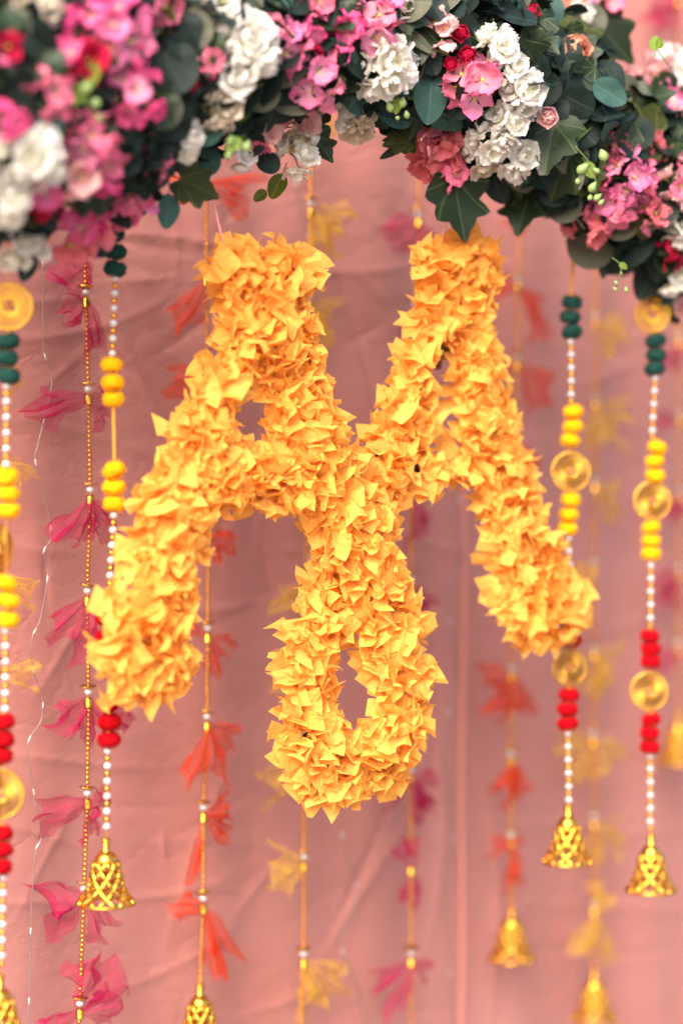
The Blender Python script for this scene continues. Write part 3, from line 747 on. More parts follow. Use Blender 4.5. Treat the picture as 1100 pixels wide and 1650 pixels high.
# ------------------------------------------------------------ leaves
def leaf_mesh(kind, seed):
    """leaf in its own plane: base at origin, grows to +Y, one unit long; curled a little, with thickness"""
    rd = random.Random(seed); vs = []; uv = []; fs = []
    if kind == 'ivy':
        lob = [(0.03, 0), (-.17, .26), (-.10, .62), (.24, .56), (.42, .45), (.74, .30), (1.0, 0)]   # (y, x): base, lower lobe, ...
        out = [(0.0, 0.05), (.20, -.16), (.42, -.02), (.52, .20), (.36, .36), (.46, .58), (.24, .64), (.12, .82), (0, 1.0)]
        k1, k2 = rd.uniform(.85, 1.15), rd.uniform(.85, 1.15)
        pr = [(x * k1, y) for x, y in out]; plf = [(-x * k2, y) for x, y in out[::-1]][1:-1]
        ol = []
        full = pr + plf
        for i in range(len(full)):
            a, b = full[i], full[(i + 1) % len(full)]
            ol.append(a); mx_, my_ = (a[0] + b[0]) / 2, (a[1] + b[1]) / 2
            cx, cy = 0, .38; ol.append((mx_ + (mx_ - cx) * .06, my_ + (my_ - cy) * .06))
    else:
        n = 24; ol = []
        wd = {'round': .46, 'oval': .36, 'long': .17}[kind]; tip = {'round': .9, 'oval': 1.5, 'long': 1.8}[kind]
        for i in range(n):
            t = 2 * PI * i / n; y = 0.5 - 0.5 * math.cos(t); x = math.sin(t)
            x = math.copysign(abs(x) ** (1.0 if kind == 'round' else 1.15), x) * wd * (1.05 - 0.35 * (y - .3) * (tip - .9) * 1.4)
            ol.append((x, y))
    c = (0, .42); fold = rd.uniform(.10, .38); bend = rd.uniform(-.15, .55); tw = rd.gauss(0, .25); wv = rd.uniform(.0, .05); ph = rd.uniform(0, 6)
    def sh(x, y):
        z = fold * abs(x) - bend * (y - .1) ** 2 + tw * x * y + wv * math.sin(9 * y + ph) * abs(x) * 4
        return (x, y, z)
    rings = (0.0, 0.35, 0.7, 1.0); n = len(ol)
    for r_ in rings[1:]:
        for (x, y) in ol:
            X_, Y_ = c[0] + (x - c[0]) * r_, c[1] + (y - c[1]) * r_
            vs.append(sh(X_, Y_)); uv.append((X_, Y_))
    vs.append(sh(*c)); uv.append(c); ci = len(vs) - 1
    for i in range(n): fs.append((ci, i, (i + 1) % n))
    for q in range(2):
        for i in range(n): fs.append((q * n + i, (q + 1) * n + i, (q + 1) * n + (i + 1) % n, q * n + (i + 1) % n))
    # petiole
    mb = MB(); mb.add(vs, fs, uv); mb.tube([(0, .06, .01), (0.01, -.12, -.02), (-.01, -.32, -.10)], [.014, .016, .018], 5)
    return mb
LK = {'ivy': ('ivy', 'ivy'), 'olive': ('ivy', 'olive'), 'dark': ('oval', 'dark'), 'darkround': ('round', 'dark'), 'teal': ('oval', 'teal'), 'tealround': ('round', 'teal'), 'grey': ('round', 'grey'), 'lime': ('oval', 'lime'), 'long': ('long', 'dark'), 'longgrey': ('long', 'grey')}
LEAF = {k: [leaf_mesh(s_, 10 * i + j) for j in range(4)] for i, (k, (s_, m_)) in enumerate(LK.items())}
LEAF_ME = {k: [b.data('leaf', [M_LEAF[LK[k][1]]]) for b in v] for k, v in LEAF.items()}
LNAME = {'ivy': 'ivy_leaf', 'olive': 'ivy_leaf', 'dark': 'oval_leaf', 'darkround': 'round_leaf', 'teal': 'oval_leaf', 'tealround': 'round_leaf', 'grey': 'eucalyptus_leaf', 'lime': 'small_leaf', 'long': 'narrow_leaf', 'longgrey': 'narrow_leaf'}

# heart line of the garland in the photo: x, y, radius
GC = [(-160, 150, 250), (0, 150, 235), (150, 130, 205), (300, 90, 165), (430, 60, 145), (560, 30, 125), (680, 70, 140), (800, 110, 165), (900, 180, 160), (980, 250, 150), (1060, 300, 150), (1180, 315, 175)]
gx = [g_[0] for g_ in GC]
def gar(x): return float(np.interp(x, gx, [g_[1] for g_ in GC])), float(np.interp(x, gx, [g_[2] for g_ in GC]))
def gar_center(x):
    y, r = gar(x); d = d_gar(x); return P(x, y, d), r * K * d
def front(x, y, frac=1.0):
    """point on the camera side of the garland's bulk seen at pixel x, y"""
    cy, r = gar(x); d = d_gar(x); rr = r * K * d; dz = min(1.0, abs(y - cy) / r)
    dep = math.sqrt(max(0.0, 1 - dz * dz)) * rr * frac
    return P(x, y, d - dep * 0.85), dep
garland = thing('greenery_garland', P(550, 30, d_gar(550)), 'thick garland of dark ivy and grey green eucalyptus leaves arching over the letters', 'garland')
G0 = garland.location.copy()
# core
cb = MB(); cpts = []; crs = []
for x in range(-160, 1200, 30):
    p, r = gar_center(x); cpts.append(p - G0); crs.append(r * 0.62)
cb.tube(cpts, crs, 20); link('garland_core', cb.data('garland_core', [M_CORE]), garland)
def leaf_rot(nrm, down, roll=0):
    z = nrm.normalized(); y = (down - z * down.dot(z)).normalized(); x = y.cross(z)
    return Matrix((x, y, z)).transposed().to_quaternion()
# mass of leaves all round
st = MB(); mats_order = ['ivy', 'dark', 'darkround', 'teal', 'grey']
for i in range(1500):
    x = random.uniform(-150, 1190); c, r = gar_center(x); a = random.uniform(0, 2 * PI)
    out = (Vector((0.35, -1, 0)).normalized() * math.cos(a) + Vector((0, 0, 1)) * math.sin(a)); rad = r * random.uniform(.62, .88)
    k = random.choices(mats_order, (4, 5, 4, 1.2, 1))[0]
    nr_ = (out + Vector((random.gauss(0, .5), random.gauss(0, .5), random.gauss(0, .5)))).normalized()
    dn = Vector((random.gauss(0, .8), random.gauss(0, .3), -1 + random.gauss(0, .6)))
    s = random.uniform(.022, .038)
    b_ = random.choice(LEAF[k]); st.add(b_.v, b_.f, b_.uv, Matrix.LocRotScale(c + out * rad - G0, leaf_rot(nr_, dn), Vector((s,) * 3)), mats_order.index(k))
tag(link('inner_foliage', st.data('inner_foliage', [M_LEAF[LK[k][1]] for k in mats_order]), garland), kind='stuff')
nleaf = {}
def leaf(kind, x, y, size, ang, push=1.0, nx=0, nz=0, d=None):
    """size: length in photo px; ang: picture angle the tip points to (0 right, 90 down); x, y: the leaf's middle"""
    if d is None: p, dep = front(x, y, push)
    else: p = P(x, y, d)
    dd = p.y; s = size * K * dd; a = R(ang)
    tipd = Vector((math.cos(a), 0, -math.sin(a)))
    nr_ = Vector((nx, -1, nz))
    q = leaf_rot(nr_, tipd)
    pos = p - (q @ Vector((0, .45 * s, 0)))
    nm = LNAME[kind]
    if nleaf.get(nm, 0) >= 300: return
    nleaf[nm] = nleaf.get(nm, 0) + 1
    link(nm, random.choice(LEAF_ME[kind]), garland, loc=pos - G0, rot=q, scale=s)
NAMED = [  # kind, x, y, length, angle, push
 ('teal', 694, 150, 84, 95, 1.15), ('ivy', 738, 335, 105, 78, .6), ('ivy', 843, 342, 84, 100, .5), ('olive', 1015, 212, 98, 190, 1.1), ('grey', 1005, 158, 84, 20, 1.12),
 ('dark', 862, 86, 92, 60, 1.1), ('ivy', 985, 62, 100, 40, .9), ('dark', 925, 130, 100, 80, 1.15), ('dark', 960, 100, 90, 70, 1.1), ('ivy', 885, 235, 95, 100, 1.15), ('ivy', 900, 285, 90, 120, 1.05),
 ('grey', 955, 398, 78, 200, .6), ('long', 974, 415, 66, 98, .75), ('darkround', 1088, 160, 60, 80, 1.1), ('dark', 920, 175, 88, 130, 1.1), ('darkround', 925, 205, 80, 40, 1.0), ('grey', 920, 250, 60, 100, 1.05),
 ('grey', 945, 35, 60, 340, 1.1), ('teal', 880, 20, 80, 90, 1.1), ('dark', 720, 20, 90, 60, 1.1), ('dark', 660, 60, 60, 100, 1.1), ('longgrey', 672, 65, 60, 40, 1.2), ('dark', 770, 65, 80, 120, .9), ('dark', 630, 160, 70, 60, .9),
 ('ivy', 650, 215, 70, 60, .8), ('olive', 640, 232, 46, 175, .4), ('long', 770, 265, 60, 40, .9), ('darkround', 775, 262, 66, 110, .9), ('dark', 1060, 245, 80, 330, 1.1), ('dark', 1090, 220, 70, 80, 1.1),
 ('dark', 1040, 290, 66, 70, 1.05), ('ivy', 1080, 320, 90, 100, 1.1), ('grey', 1085, 345, 70, 60, 1.1), ('dark', 1010, 395, 110, 150, .9), ('dark', 1070, 400, 90, 110, 1.0), ('dark', 1050, 440, 80, 120, .8), ('teal', 1065, 470, 64, 170, .7),
 ('dark', 1095, 470, 80, 100, .9), ('lime', 1078, 497, 34, 20, .6), ('lime', 912, 56, 30, 60, 1.25), ('dark', 890, 320, 70, 150, .7), ('dark', 925, 345, 60, 170, .7),
 ('darkround', 272, 105, 96, 60, 1.1), ('grey', 262, 172, 70, 95, 1.1), ('tealround', 250, 278, 56, 100, 1.1), ('darkround', 258, 222, 72, 30, 1.15), ('tealround', 332, 205, 62, 90, 1.1), ('tealround', 332, 256, 50, 80, 1.0),
 ('olive', 318, 302, 78, 18, .75), ('teal', 270, 338, 58, 95, .8), ('darkround', 432, 262, 40, 60, .6), ('ivy', 518, 238, 56, 50, .5), ('grey', 470, 162, 76, 10, 1.15), ('dark', 430, 120, 90, 110, 1.1), ('grey', 425, 150, 60, 120, 1.1),
 ('dark', 30, 110, 110, 60, 1.05), ('dark', 20, 150, 110, 160, 1.1), ('tealround', 60, 205, 80, 60, 1.05), ('dark', 80, 30, 70, 120, 1.1), ('grey', 20, 40, 66, 70, 1.1), ('dark', 175, 215, 50, 90, 1.1), ('longgrey', 180, 210, 60, 95, 1.2),
 ('grey', 310, 50, 80, 170, 1.1), ('olive', 258, 30, 80, 80, 1.1), ('darkround', 225, 45, 40, 60, 1.1), ('dark', 60, 330, 80, 60, 1.0), ('dark', 45, 428, 50, 120, .6), ('dark', 75, 300, 60, 60, 1.0), ('dark', 150, 400, 50, 20, .6),
 ('dark', 230, 310, 60, 100, .9), ('teal', 300, 150, 60, 95, 1.1), ('dark', 370, 180, 60, 60, 1.0), ('darkround', 480, 20, 60, 90, 1.1), ('teal', 450, 8, 60, 90, 1.1), ('grey', 400, 5, 50, 90, 1.1), ('dark', 590, 150, 70, 100, 1.0), ('dark', 600, 180, 56, 60, .7),
 ('dark', 190, 350, 50, 40, .7), ('dark', 390, 160, 66, 120, 1.1), ('dark', 240, 140, 60, 100, 1.15), ('dark', 55, 60, 90, 40, 1.1), ('dark', 380, 195, 40, 70, 1.1), ('dark', 800, 300, 56, 70, .5), ('olive', 836, 296, 44, 100, .6), ('grey', 1040, 180, 60, 330, .9)]
for k, x, y, s, a, pu in NAMED:
    leaf(k, x, y, s, a, pu, random.gauss(0, .25), random.gauss(.15, .25))
for i in range(420):
    x = random.uniform(-40, 1140); cy, r = gar(x); t = random.uniform(-1.0, 1.0) ; y = cy + r * t * .93
    k = random.choices(['ivy', 'dark', 'darkround', 'teal', 'tealround', 'grey', 'olive', 'long', 'lime'], (5, 8, 4, 1.0, .8, 1.6, 1, 2, .3))[0]
    if x > 690 and k in ('teal', 'tealround'): k = 'dark'
    leaf(k, x, y, random.uniform(42, 80) * (1.1 if x < 350 else 1), random.gauss(90, 60), random.uniform(.78, 1.06), random.gauss(.1, .5), random.gauss(.1, .5) - t * .4)
# stems looping out of the mass
def stem(pts, r=1.2, push=1.15, name='stem', d=None, par=garland, b0=None):
    b0 = G0 if b0 is None else b0
    w3 = [(front(x, y, push)[0] if d is None else P(x, y, d)) - b0 for x, y in pts]; sm = []
    for i in range(len(w3) - 1):
        p0, p1, p2, p3 = w3[max(i - 1, 0)], w3[i], w3[i + 1], w3[min(i + 2, len(w3) - 1)]
        for j in range(6):
            t = j / 6; sm.append(0.5 * ((2 * p1) + (p2 - p0) * t + (2 * p0 - 5 * p1 + 4 * p2 - p3) * t * t + (3 * p1 - p0 - 3 * p2 + p3) * t ** 3))
    sm.append(w3[-1]); mb = MB(); mb.tube(sm, r * K * 2, 6); link(name, mb.data(name, [M_STEM]), par)
stem([(655, 50), (690, 75), (722, 90), (730, 108), (728, 130)], 1.8); stem([(728, 100), (760, 95), (790, 60), (795, 30)], 1.6); stem([(745, 180), (770, 187), (790, 175), (800, 168)], 1.5)
stem([(1105, 180), (1060, 168), (1010, 175), (960, 200), (920, 235)], 1.8, 1.2); stem([(930, 137), (970, 150), (1015, 162)], 1.4, 1.25); stem([(775, 230), (790, 250), (812, 262)], 2.0, 1.2)
stem([(828, 280), (836, 300), (840, 320)], 1.6, .9); stem([(1105, 175), (1075, 150), (1060, 140)], 1.6, 1.2); stem([(600, 60), (620, 110), (560, 130)], 1.2, 1.1); stem([(795, 175), (798, 190), (812, 200)], 1.2, 1.2)
stem([(920, 215), (890, 240), (905, 262)], 1.2, 1.2)

# hanging twigs with little leaves or berries (parts that dangle out of the garland)
def sprig(label, pts, leaves, buds=(), d=2.0):
    b0 = P(pts[0][0], pts[0][1], d); t = thing('leafy_sprig', b0, label, 'sprig')
    stem(pts, 0.9, 1, 'stem', d, t, b0)
    for (k, x, y, s, a) in leaves:
        sc = s * K * d; q = leaf_rot(Vector((random.gauss(0, .3), -1, .1)), Vector((math.cos(R(a)), 0, -math.sin(R(a)))))
        link('leaf', random.choice(LEAF_ME[k]), t, loc=P(x, y, d) - (q @ Vector((0, .45 * sc, 0))) - b0, rot=q, scale=sc)
    for (x, y, s) in buds:
        link('bud', ME_BUD, t, loc=P(x, y, d) - b0, rot=Euler((random.gauss(0, .5), random.gauss(0, .5), 0)), scale=s * K * d * .8)
mb = MB(); mb.lathe([(1e-4, .62), (.16, .45), (.34, .12), (.40, -.12), (.30, -.38), (.10, -.52), (1e-4, -.54)], 10); ME_BUD = mb.data('bud', [M_BUD])
sprig('pair of narrow green leaves dangling from the garland just above the nearer letter', [(462, 262), (452, 285), (432, 308)], [('lime', 447, 298, 44, 118), ('lime', 420, 315, 26, 140)], d=1.97)
sprig('small brown green twig poking out of the garland against the pink cloth', [(660, 215), (645, 235), (632, 245)], [('olive', 628, 226, 24, 178), ('long', 634, 243, 46, 160)], d=2.0)
sprig('cluster of pale green buds beside the ivy leaf and pink flowers', [(925, 235), (948, 262), (962, 300)], [('lime', 948, 272, 30, 60), ('longgrey', 935, 290, 30, 100)],
      [(971, 250, 26), (938, 272, 26), (954, 302, 22), (962, 318, 18), (968, 326, 14), (950, 318, 14), (930, 292, 14), (960, 275, 16)], d=1.93)
sprig('thin twig of tiny green berries hanging below the round eucalyptus leaf', [(985, 415), (1000, 430), (992, 462)], [('lime', 1003, 428, 16, 30)], [(992, 456, 11), (990, 466, 11), (1008, 467, 12), (1000, 440, 7)], d=2.02)
sprig('bright lime heart shaped leaf on a thin stalk against the cloth', [(1075, 105), (1064, 88), (1055, 75)], [('lime', 1054, 70, 26, 270), ('lime', 1062, 70, 20, 300)], d=1.98)
sprig('pale green budding sprig between the white blooms and the leaves', [(600, 140), (630, 150), (650, 165)], [('lime', 640, 170, 26, 100)], [(628, 172, 22), (648, 165, 22), (655, 185, 16), (640, 190, 12)], d=1.93)
sprig('blurred yellow green buds under the tall white bloom', [(130, 120), (140, 160), (150, 180)], [('lime', 150, 120, 40, 100), ('lime', 130, 150, 34, 60)], [(140, 140, 30), (155, 165, 24), (120, 165, 20), (160, 190, 18)], d=1.72)
sprig('blurred pale buds beside the small white bud and teal leaf', [(370, 215), (385, 230), (400, 240)], [('lime', 378, 232, 30, 140)], [(372, 228, 26), (398, 236, 22), (368, 250, 18)], d=1.82)

# ------------------------------------------------------------ blooms
def floret_mesh(kind, seed, mname):
    """floret facing +Z, about one unit across"""
    rd = random.Random(seed); mb = MB()
    def petal(az, tilt, L, W, cup, ruf, z0=0, nu=6, nv=5, twist=0):
        vs = []; uv = []
        ph = rd.uniform(0, 6)
        for j in range(nv + 1):
            v = j / nv
            for i in range(nu + 1):
                u = i / nu * 2 - 1
                wv = W * max(.14 + .2 * v if v < .5 else 0, math.sqrt(max(0.05, 1 - ((v - .60) / .43) ** 2)))
                x = u * wv; y = .04 + L * v * (1 - .14 * u * u * v)
                z = cup * (x * x / (W * W)) * .5 * v + .05 * math.sin(v * 7 + ph) - cup * .0 + .10 * v * v + ruf * math.sin(u * 6 + ph) * v * v
                # raise by tilt
                yy = y * math.cos(tilt * (0.6 + .5 * v)) - z * math.sin(tilt); zz_ = y * math.sin(tilt * (0.6 + .5 * v)) + z * math.cos(tilt)
                ca, sa = math.cos(az), math.sin(az)
                vs.append((x * ca - yy * sa, x * sa + yy * ca, zz_ + z0)); uv.append((u * .5 + .5, v))
        fs = [(j * (nu + 1) + i, j * (nu + 1) + i + 1, (j + 1) * (nu + 1) + i + 1, (j + 1) * (nu + 1) + i) for j in range(nv) for i in range(nu)]
        mb.add(vs, fs, uv)
    if kind == 'hydrangea':
        n = rd.choice((4, 4, 5)); o = rd.uniform(0, 6)
        for k in range(n): petal(o + 2 * PI * k / n + rd.gauss(0, .08), rd.uniform(.0, .65), rd.uniform(.42, .54), rd.uniform(.27, .31), rd.uniform(-.3, .3), .05, .01 * k)
    elif kind == 'blossom':
        o = rd.uniform(0, 6)
        for k in range(5): petal(o + 2 * PI * k / 5 + rd.gauss(0, .1), rd.uniform(.05, .4), rd.uniform(.46, .54), .33, .1, .06, .008 * k)
        for k in range(3): petal(o + .5 + 2 * PI * k / 3 + rd.gauss(0, .1), rd.uniform(.45, .9), rd.uniform(.30, .40), .23, .2, .06, .02 + .008 * k)
    elif kind == 'rose':
        for q, (nn, tl, L) in enumerate(((5, .55, .52), (5, .95, .46), (4, 1.25, .42), (3, 1.42, .38))):
            o = rd.uniform(0, 6)
            for k in range(nn): petal(o + 2 * PI * k / nn, tl + rd.gauss(0, .06), L, .30 - .05 * q, .6, .02, .02 * q)
    eye = MB(); eye.lathe([(1e-4, .09), (.04, .07), (.055, .02), (.03, -.06), (1e-4, -.10)], 8)
    mb.add(eye.v, eye.f, eye.uv, None, 1)
    return mb.data('floret', [M_FL[mname], M_EYE])
FCACHE = {}
def floret(kind, mname):
    key = (kind, mname)
    if key not in FCACHE: FCACHE[key] = [floret_mesh(kind, hash_(kind + mname) + i, mname) for i in range(4)]
    return random.choice(FCACHE[key])
def hash_(s): return sum((i + 1) * ord(c) for i, c in enumerate(s)) % 9973
def bloom(name, cat, kind, mnames, x, y, rad, fsz, n, label, push=1.2, group='artificial flowers in the garland', aspect=1.0):
    """a head of florets: rad, fsz in photo px"""
    p, dep = front(x, y, push); d = p.y; u = K * d
    p = p + Vector((0, rad * u * .45, 0))
    t = thing(name, p, label, cat, group)
    if kind == 'rose':
        nr_ = Vector((random.gauss(0, .4), -1, random.gauss(.1, .4)))
        link('rosette', floret(kind, mnames[0]), t, rot=nr_.to_track_quat('Z', 'Y'), scale=fsz * u); 
        sb = MB(); sb.tube([Vector((0, 0, 0)), Vector((0.002, .02, -.004)), Vector((0, .05, .0))], .0012, 6); link('stem', sb.data('stem', [M_STEM]), t)
        return
    sb = MB()
    fsz *= 1.2; rad *= .92; n = max(2, int(n * .85))
    ga = PI * (3 - math.sqrt(5))
    for i in range(n):
        z = 1 - (i + .5) / n * 1.25; r_ = math.sqrt(max(0, 1 - z * z)); a = ga * i + random.uniform(-.2, .2)
        dv = Vector((r_ * math.cos(a), -z, r_ * math.sin(a) * 1.0)).normalized()
        q = Vector((dv.x / math.sqrt(aspect), dv.y, dv.z * math.sqrt(aspect)))
        pos = q * rad * u * random.uniform(.72, .98)
        nr_ = (dv + Vector((random.gauss(0, .25), random.gauss(-.15, .2), random.gauss(0, .25)))).normalized()
        rot = nr_.to_track_quat('Z', 'Y') @ Quaternion((0, 0, 1), random.uniform(0, 6))
        link('floret', floret(kind, random.choice(mnames)), t, loc=pos, rot=rot, scale=fsz * u * random.uniform(.85, 1.12))
        sb.tube([Vector((0, 0, 0)), pos * .5, pos * .96], .0007, 4)
    link('stem', sb.data('stem', [M_STEM]), t)
H, Bk = 'hydrangea', 'blossom'
W_ = ['white']; PK = ['pink', 'orchid']; HP = ['hot', 'pink']; 
BL = [
 (H, ['orchid', 'hot'], 170, 45, 66, 62, 16, 'largest blurred pink hydrangea head at the top of the garland, above the crimson petals', 1.25, 1),
 (H, ['hot', 'red'], 130, 98, 30, 54, 7, 'deep pink and crimson petals tucked under the largest pink hydrangea', 1.25, 1),
 (H, ['hot', 'orchid'], 212, 150, 42, 54, 10, 'magenta pink hydrangea between the dark round leaf and the grey eucalyptus leaf', 1.25, 1),
 (H, ['orchid', 'pink'], 135, 218, 34, 54, 8, 'pink hydrangea just above the pale peach bloom', 1.25, 1),
 (H, ['pale'], 118, 282, 26, 56, 5, 'pale peach pink bloom surrounded by stronger pink ones', 1.25, 1),
 (H, ['pink', 'hot'], 165, 270, 26, 50, 6, 'small strong pink bloom squeezed beside the pale peach one', 1.1, 1),
 (H, ['orchid', 'pink'], 198, 312, 34, 56, 8, 'light pink hydrangea above the green pompoms of the pompom string', 1.15, 1),
 (H, ['red', 'hot'], 62, 315, 20, 48, 4, 'dark crimson bloom half hidden between blurred white and pink flowers', 1.2, 1),
 (H, ['hot', 'orchid', 'salmon'], 112, 368, 50, 58, 11, 'low blurred pink hydrangea hanging at the bottom edge of the garland', 1.1, .7),
 (Bk, W_, 35, 250, 44, 56, 9, 'blurred white bloom spread wide at the left edge beside the teal leaf', 1.25, .55),
 (Bk, W_, 8, 315, 36, 56, 7, 'blurred white bloom at the edge, between two other white ones', 1.2, 1.2),
 (Bk, W_, 22, 385, 32, 56, 6, 'lowest white bloom at the edge of the garland, above the medallion', 1.0, .8),
 (Bk, W_, 62, 408, 10, 34, 3, 'tiny white flower bud above the clear light wire', .8, 1),
 (H, ['hot', 'red'], 5, 75, 18, 44, 4, 'crimson pink scrap of bloom at the top left edge', 1.2, 1),
 (H, ['hot'], 12, 195, 20, 46, 4, 'single strong pink bloom at the edge above the wide white one', 1.25, 1),
 (Bk, W_, 385, 72, 46, 60, 11, 'big tall white bloom, the largest white one in the garland', 1.25, 1.15),
 (Bk, W_, 368, 128, 28, 52, 6, 'white lower tail of the big tall bloom beside the long grey leaves', 1.2, 1.2),
 (Bk, ['white', 'cream'], 345, 8, 32, 54, 7, 'white bloom cut off by the top edge of the photo', 1.2, .7),
 (Bk, W_, 300, 222, 18, 40, 6, 'slim elongated white bloom between teal round leaves', 1.25, 2.4),
 (Bk, ['cream'], 352, 172, 24, 46, 6, 'cream bloom with greenish base above the teal round leaf', 1.2, 1.2),
 (Bk, W_, 386, 250, 15, 36, 4, 'small white flower bud hanging beside the pale green buds', .95, 1),
 (H, ['orchid', 'pink'], 455, 62, 34, 50, 8, 'light pink hydrangea right beside the big tall white bloom', 1.2, 1),
 (H, ['red', 'hot'], 497, 55, 18, 44, 4, 'crimson bloom between two light pink hydrangeas', 1.2, 1.3),
 (H, ['orchid', 'pink'], 500, 120, 44, 54, 10, 'orchid pink hydrangea right above the grey pointed eucalyptus leaf', 1.25, 1),
 (Bk, ['cream', 'white'], 548, 165, 34, 50, 8, 'creamy white bloom hanging over the yellow tulle string', 1.2, 1),
 (H, ['pink', 'pale'], 415, 210, 30, 48, 7, 'salmon pink bloom above the round dark leaf and the dangling leaf pair', 1.1, .8),
 (Bk, ['cream', 'pale'], 480, 200, 28, 48, 6, 'peachy cream bloom under the grey pointed leaf', 1.1, .9),
 (Bk, W_, 475, 252, 24, 48, 5, 'lowest white bloom in the middle, its petals hanging over the pink cloth', .8, .8),
 (H, ['orchid', 'hot'], 552, 58, 26, 50, 6, 'orchid bloom between pink heads near the top middle', 1.2, 1.3),
 (H, ['pink', 'orchid'], 598, 28, 44, 56, 9, 'pink hydrangea at the top edge in the middle of the garland', 1.2, 1),
 (H, ['pink', 'hot'], 505, 4, 20, 44, 4, 'pink bloom cut by the top edge beside the teal leaf', 1.2, 1),
 (Bk, W_, 618, 98, 42, 56, 10, 'white bloom in the middle, just above the pale budding sprig', 1.25, 1.2),
 (Bk, W_, 642, 12, 26, 48, 5, 'white bloom cut by the top edge beside a pink hydrangea', 1.15, 1),
 (Bk, ['white', 'cream'], 572, 182, 24, 48, 5, 'white bloom at the garland underside beside the brown twig', 1.0, 1.4),
 (H, ['pale'], 710, 48, 24, 42, 5, 'pale peach bloom with ruffled petals beside two small red flowers', 1.3, 1),
 (H, ['pink', 'orchid'], 762, 132, 36, 54, 7, 'sharp pink hydrangea with pale centres between the teal leaf and white blossoms', 1.3, .8),
 (Bk, W_, 797, 78, 24, 46, 5, 'white blossom at the top of the drooping chain of white blossoms', 1.3, 1),
 (Bk, W_, 818, 108, 20, 44, 4, 'white blossom second from the top in the drooping chain', 1.3, 1),
 (Bk, W_, 840, 148, 24, 48, 5, 'white blossom with yellow centre, third in the drooping chain', 1.3, 1.1),
 (Bk, W_, 820, 200, 22, 44, 5, 'white blossom in the drooping chain right above the lowest blossoms', 1.25, 1),
 (Bk, ['white'], 792, 222, 26, 46, 6, 'wide white blossom in focus beside the salmon hydrangea', 1.2, .8),
 (Bk, ['white', 'cream'], 775, 248, 20, 46, 4, 'lowest white blossom resting on the dark round leaf', 1.05, 1),
 (Bk, W_, 830, 250, 22, 46, 5, 'low white blossom above the hanging ivy leaf', 1.1, 1),
 (Bk, W_, 862, 262, 14, 36, 3, 'small white blossom at the tip of the white blossoms beside ivy', 1.05, 1),
 (H, ['cream', 'pale'], 802, 280, 16, 38, 3, 'faded peach blossom under the lowest white ones', .8, 1),
 (H, ['salmon', 'pink'], 705, 225, 52, 56, 15, 'large salmon pink hydrangea above the hanging pointed ivy leaf', 1.15, 1.25),
 (H, ['pink'], 722, 280, 18, 42, 4, 'strong pink floret at the lower tip of the salmon hydrangea', .9, 1),
 (H, ['pink', 'pale'], 1046, 132, 34, 48, 8, 'pink hydrangea beside the round grey eucalyptus leaf', 1.2, 1.2),
 (Bk, W_, 1088, 112, 26, 48, 5, 'white blossom near the right edge beside the pink hydrangea', 1.2, 1),
 (H, ['pink', 'salmon'], 1035, 235, 26, 44, 6, 'pink bloom under the olive ivy leaf', 1.15, .8),
 (H, ['pink', 'salmon'], 980, 235, 26, 44, 6, 'salmon bloom peeping out behind the olive ivy leaf', 1.0, 1),
 (H, ['pink', 'orchid'], 1008, 285, 42, 48, 13, 'bright pink hydrangea in focus beside the pale green bud cluster', 1.2, 1.1),
 (H, ['pink', 'orchid'], 988, 332, 24, 46, 6, 'pink lower end of the bright hydrangea above the dark hanging leaves', 1.05, 1),
 (H, ['salmon'], 948, 352, 32, 44, 8, 'dusky rose hydrangea above the green pompoms and round leaf', .85, 1),
 (H, ['pale'], 1085, 190, 16, 40, 4, 'pale pink bloom at the right edge above the peach one', 1.15, .7),
 (H, ['peach', 'pale'], 1090, 258, 18, 42, 4, 'peach bloom at the right edge between dark leaves', 1.15, .8),
 (Bk, W_, 1092, 365, 20, 42, 4, 'white blossom at the right edge among dark leaves', 1.15, 1),
 (H, ['red'], 1078, 398, 20, 44, 4, 'crimson bloom at the right edge under the white blossom', 1.1, 1),
 (H, ['pink', 'orchid'], 975, 8, 16, 38, 3, 'small pink bloom at the top right edge of the garland', 1.0, 1),
 (Bk, W_, 935, 20, 12, 30, 3, 'small white blossom beside the grey oval leaf at the top', 1.2, 1),
 (Bk, ['cream', 'pale'], 1090, 500, 16, 38, 3, 'faded cream blossom at the lowest end of the garland', .7, 1),
]
for kind, mn, x, y, rad, fs_, n_, lab, pu, asp in BL:
    bloom('hydrangea_bloom' if kind == H else 'white_blossom', 'flower', kind, mn, x, y, rad, fs_, n_, lab, pu, aspect=asp)
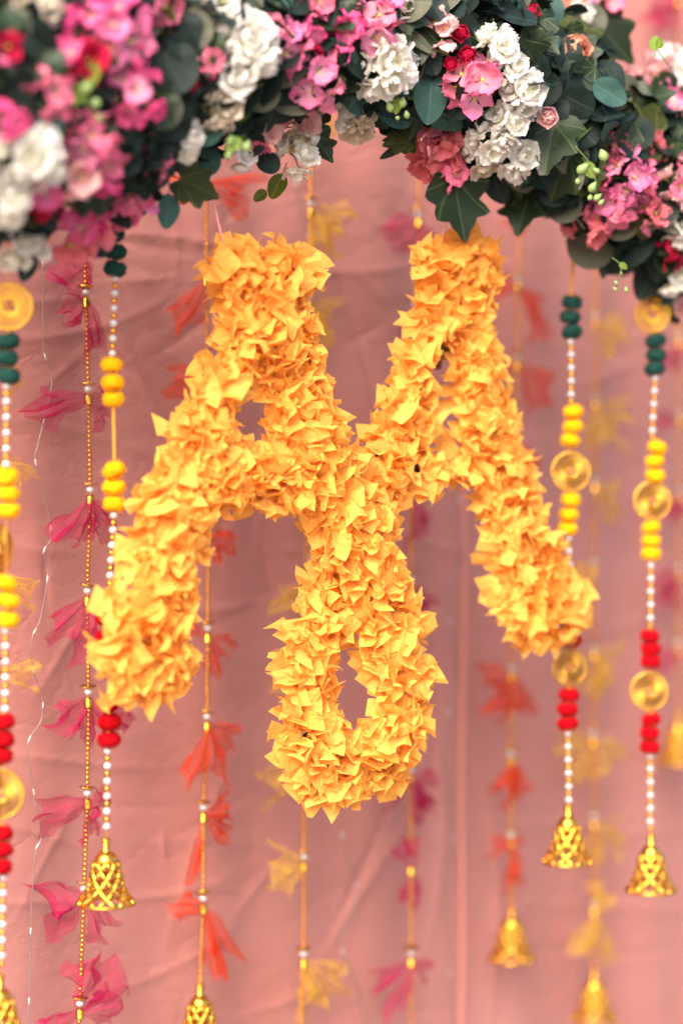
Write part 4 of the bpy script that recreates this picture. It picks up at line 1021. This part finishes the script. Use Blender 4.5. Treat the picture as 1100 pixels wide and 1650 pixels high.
for kind, mn, x, y, rad, fs_, n_, lab, pu, asp in [
 (H, ['orchid', 'pink'], 255, 15, 26, 48, 5, 'orchid bloom at the top edge between the largest pink head and white blooms', 1.2, 1),
 (H, ['pale', 'orchid'], 1070, 165, 26, 46, 6, 'pale orchid bloom right below the pink hydrangea by the round grey leaf', 1.3, 1),
 (H, ['pale', 'pink'], 1085, 300, 24, 44, 5, 'pale pink bloom at the edge between the peach bloom and the white blossom', 1.25, 1),
 (H, ['pink', 'salmon'], 1045, 345, 20, 42, 4, 'small salmon bloom among dark leaves left of the lower white blossom', 1.2, 1),
 (Bk, W_, 1082, 440, 18, 40, 4, 'white blossom low on the garland above the gold medallion', 1.15, 1),
 (H, ['pale', 'pink'], 80, 150, 26, 50, 5, 'pale pink bloom among blurred dark leaves above the wide white one', 1.2, 1),
 (Bk, ['cream'], 60, 10, 24, 50, 4, 'cream bloom cut by the top edge near the corner', 1.2, 1),
 (H, ['pink', 'hot'], 245, 255, 22, 44, 4, 'small pink bloom beside the lower teal round leaf', 1.15, 1),
 (H, ['pink'], 330, 95, 18, 42, 4, 'small pink bloom tucked at the side of the big tall white bloom', 1.2, 1)]:
    bloom('hydrangea_bloom' if kind == H else 'white_blossom', 'flower', kind, mn, x, y, rad, fs_, n_, lab, pu, aspect=asp)
for mn, x, y, s, lab, pu in [
 ('red', 745, 52, 40, 'small crimson rose touching the pale peach bloom', 1.3), ('red', 752, 86, 42, 'crimson rose right above the sharp pink hydrangea', 1.25), ('red', 856, 34, 52, 'crimson rose among dark leaves at the top', 1.2),
 ('peach', 918, 80, 70, 'larger peach rose beneath the little lime leaf', 1.42), ('pale', 885, 187, 46, 'small pale pink rose alone among dark leaves', 1.38), ('red', 725, 108, 34, 'dark red rose half hidden behind the green stem', 1.2),
 ('red', 1040, 258, 34, 'pinkish red rose under the pink bloom at the olive leaf', 1.1), ('red', 310, 140, 34, 'blurred crimson rosebud between white blooms', 1.2)]:
    bloom('rose', 'rose', 'rose', [mn], x, y, s * .3, s, 1, lab, pu)
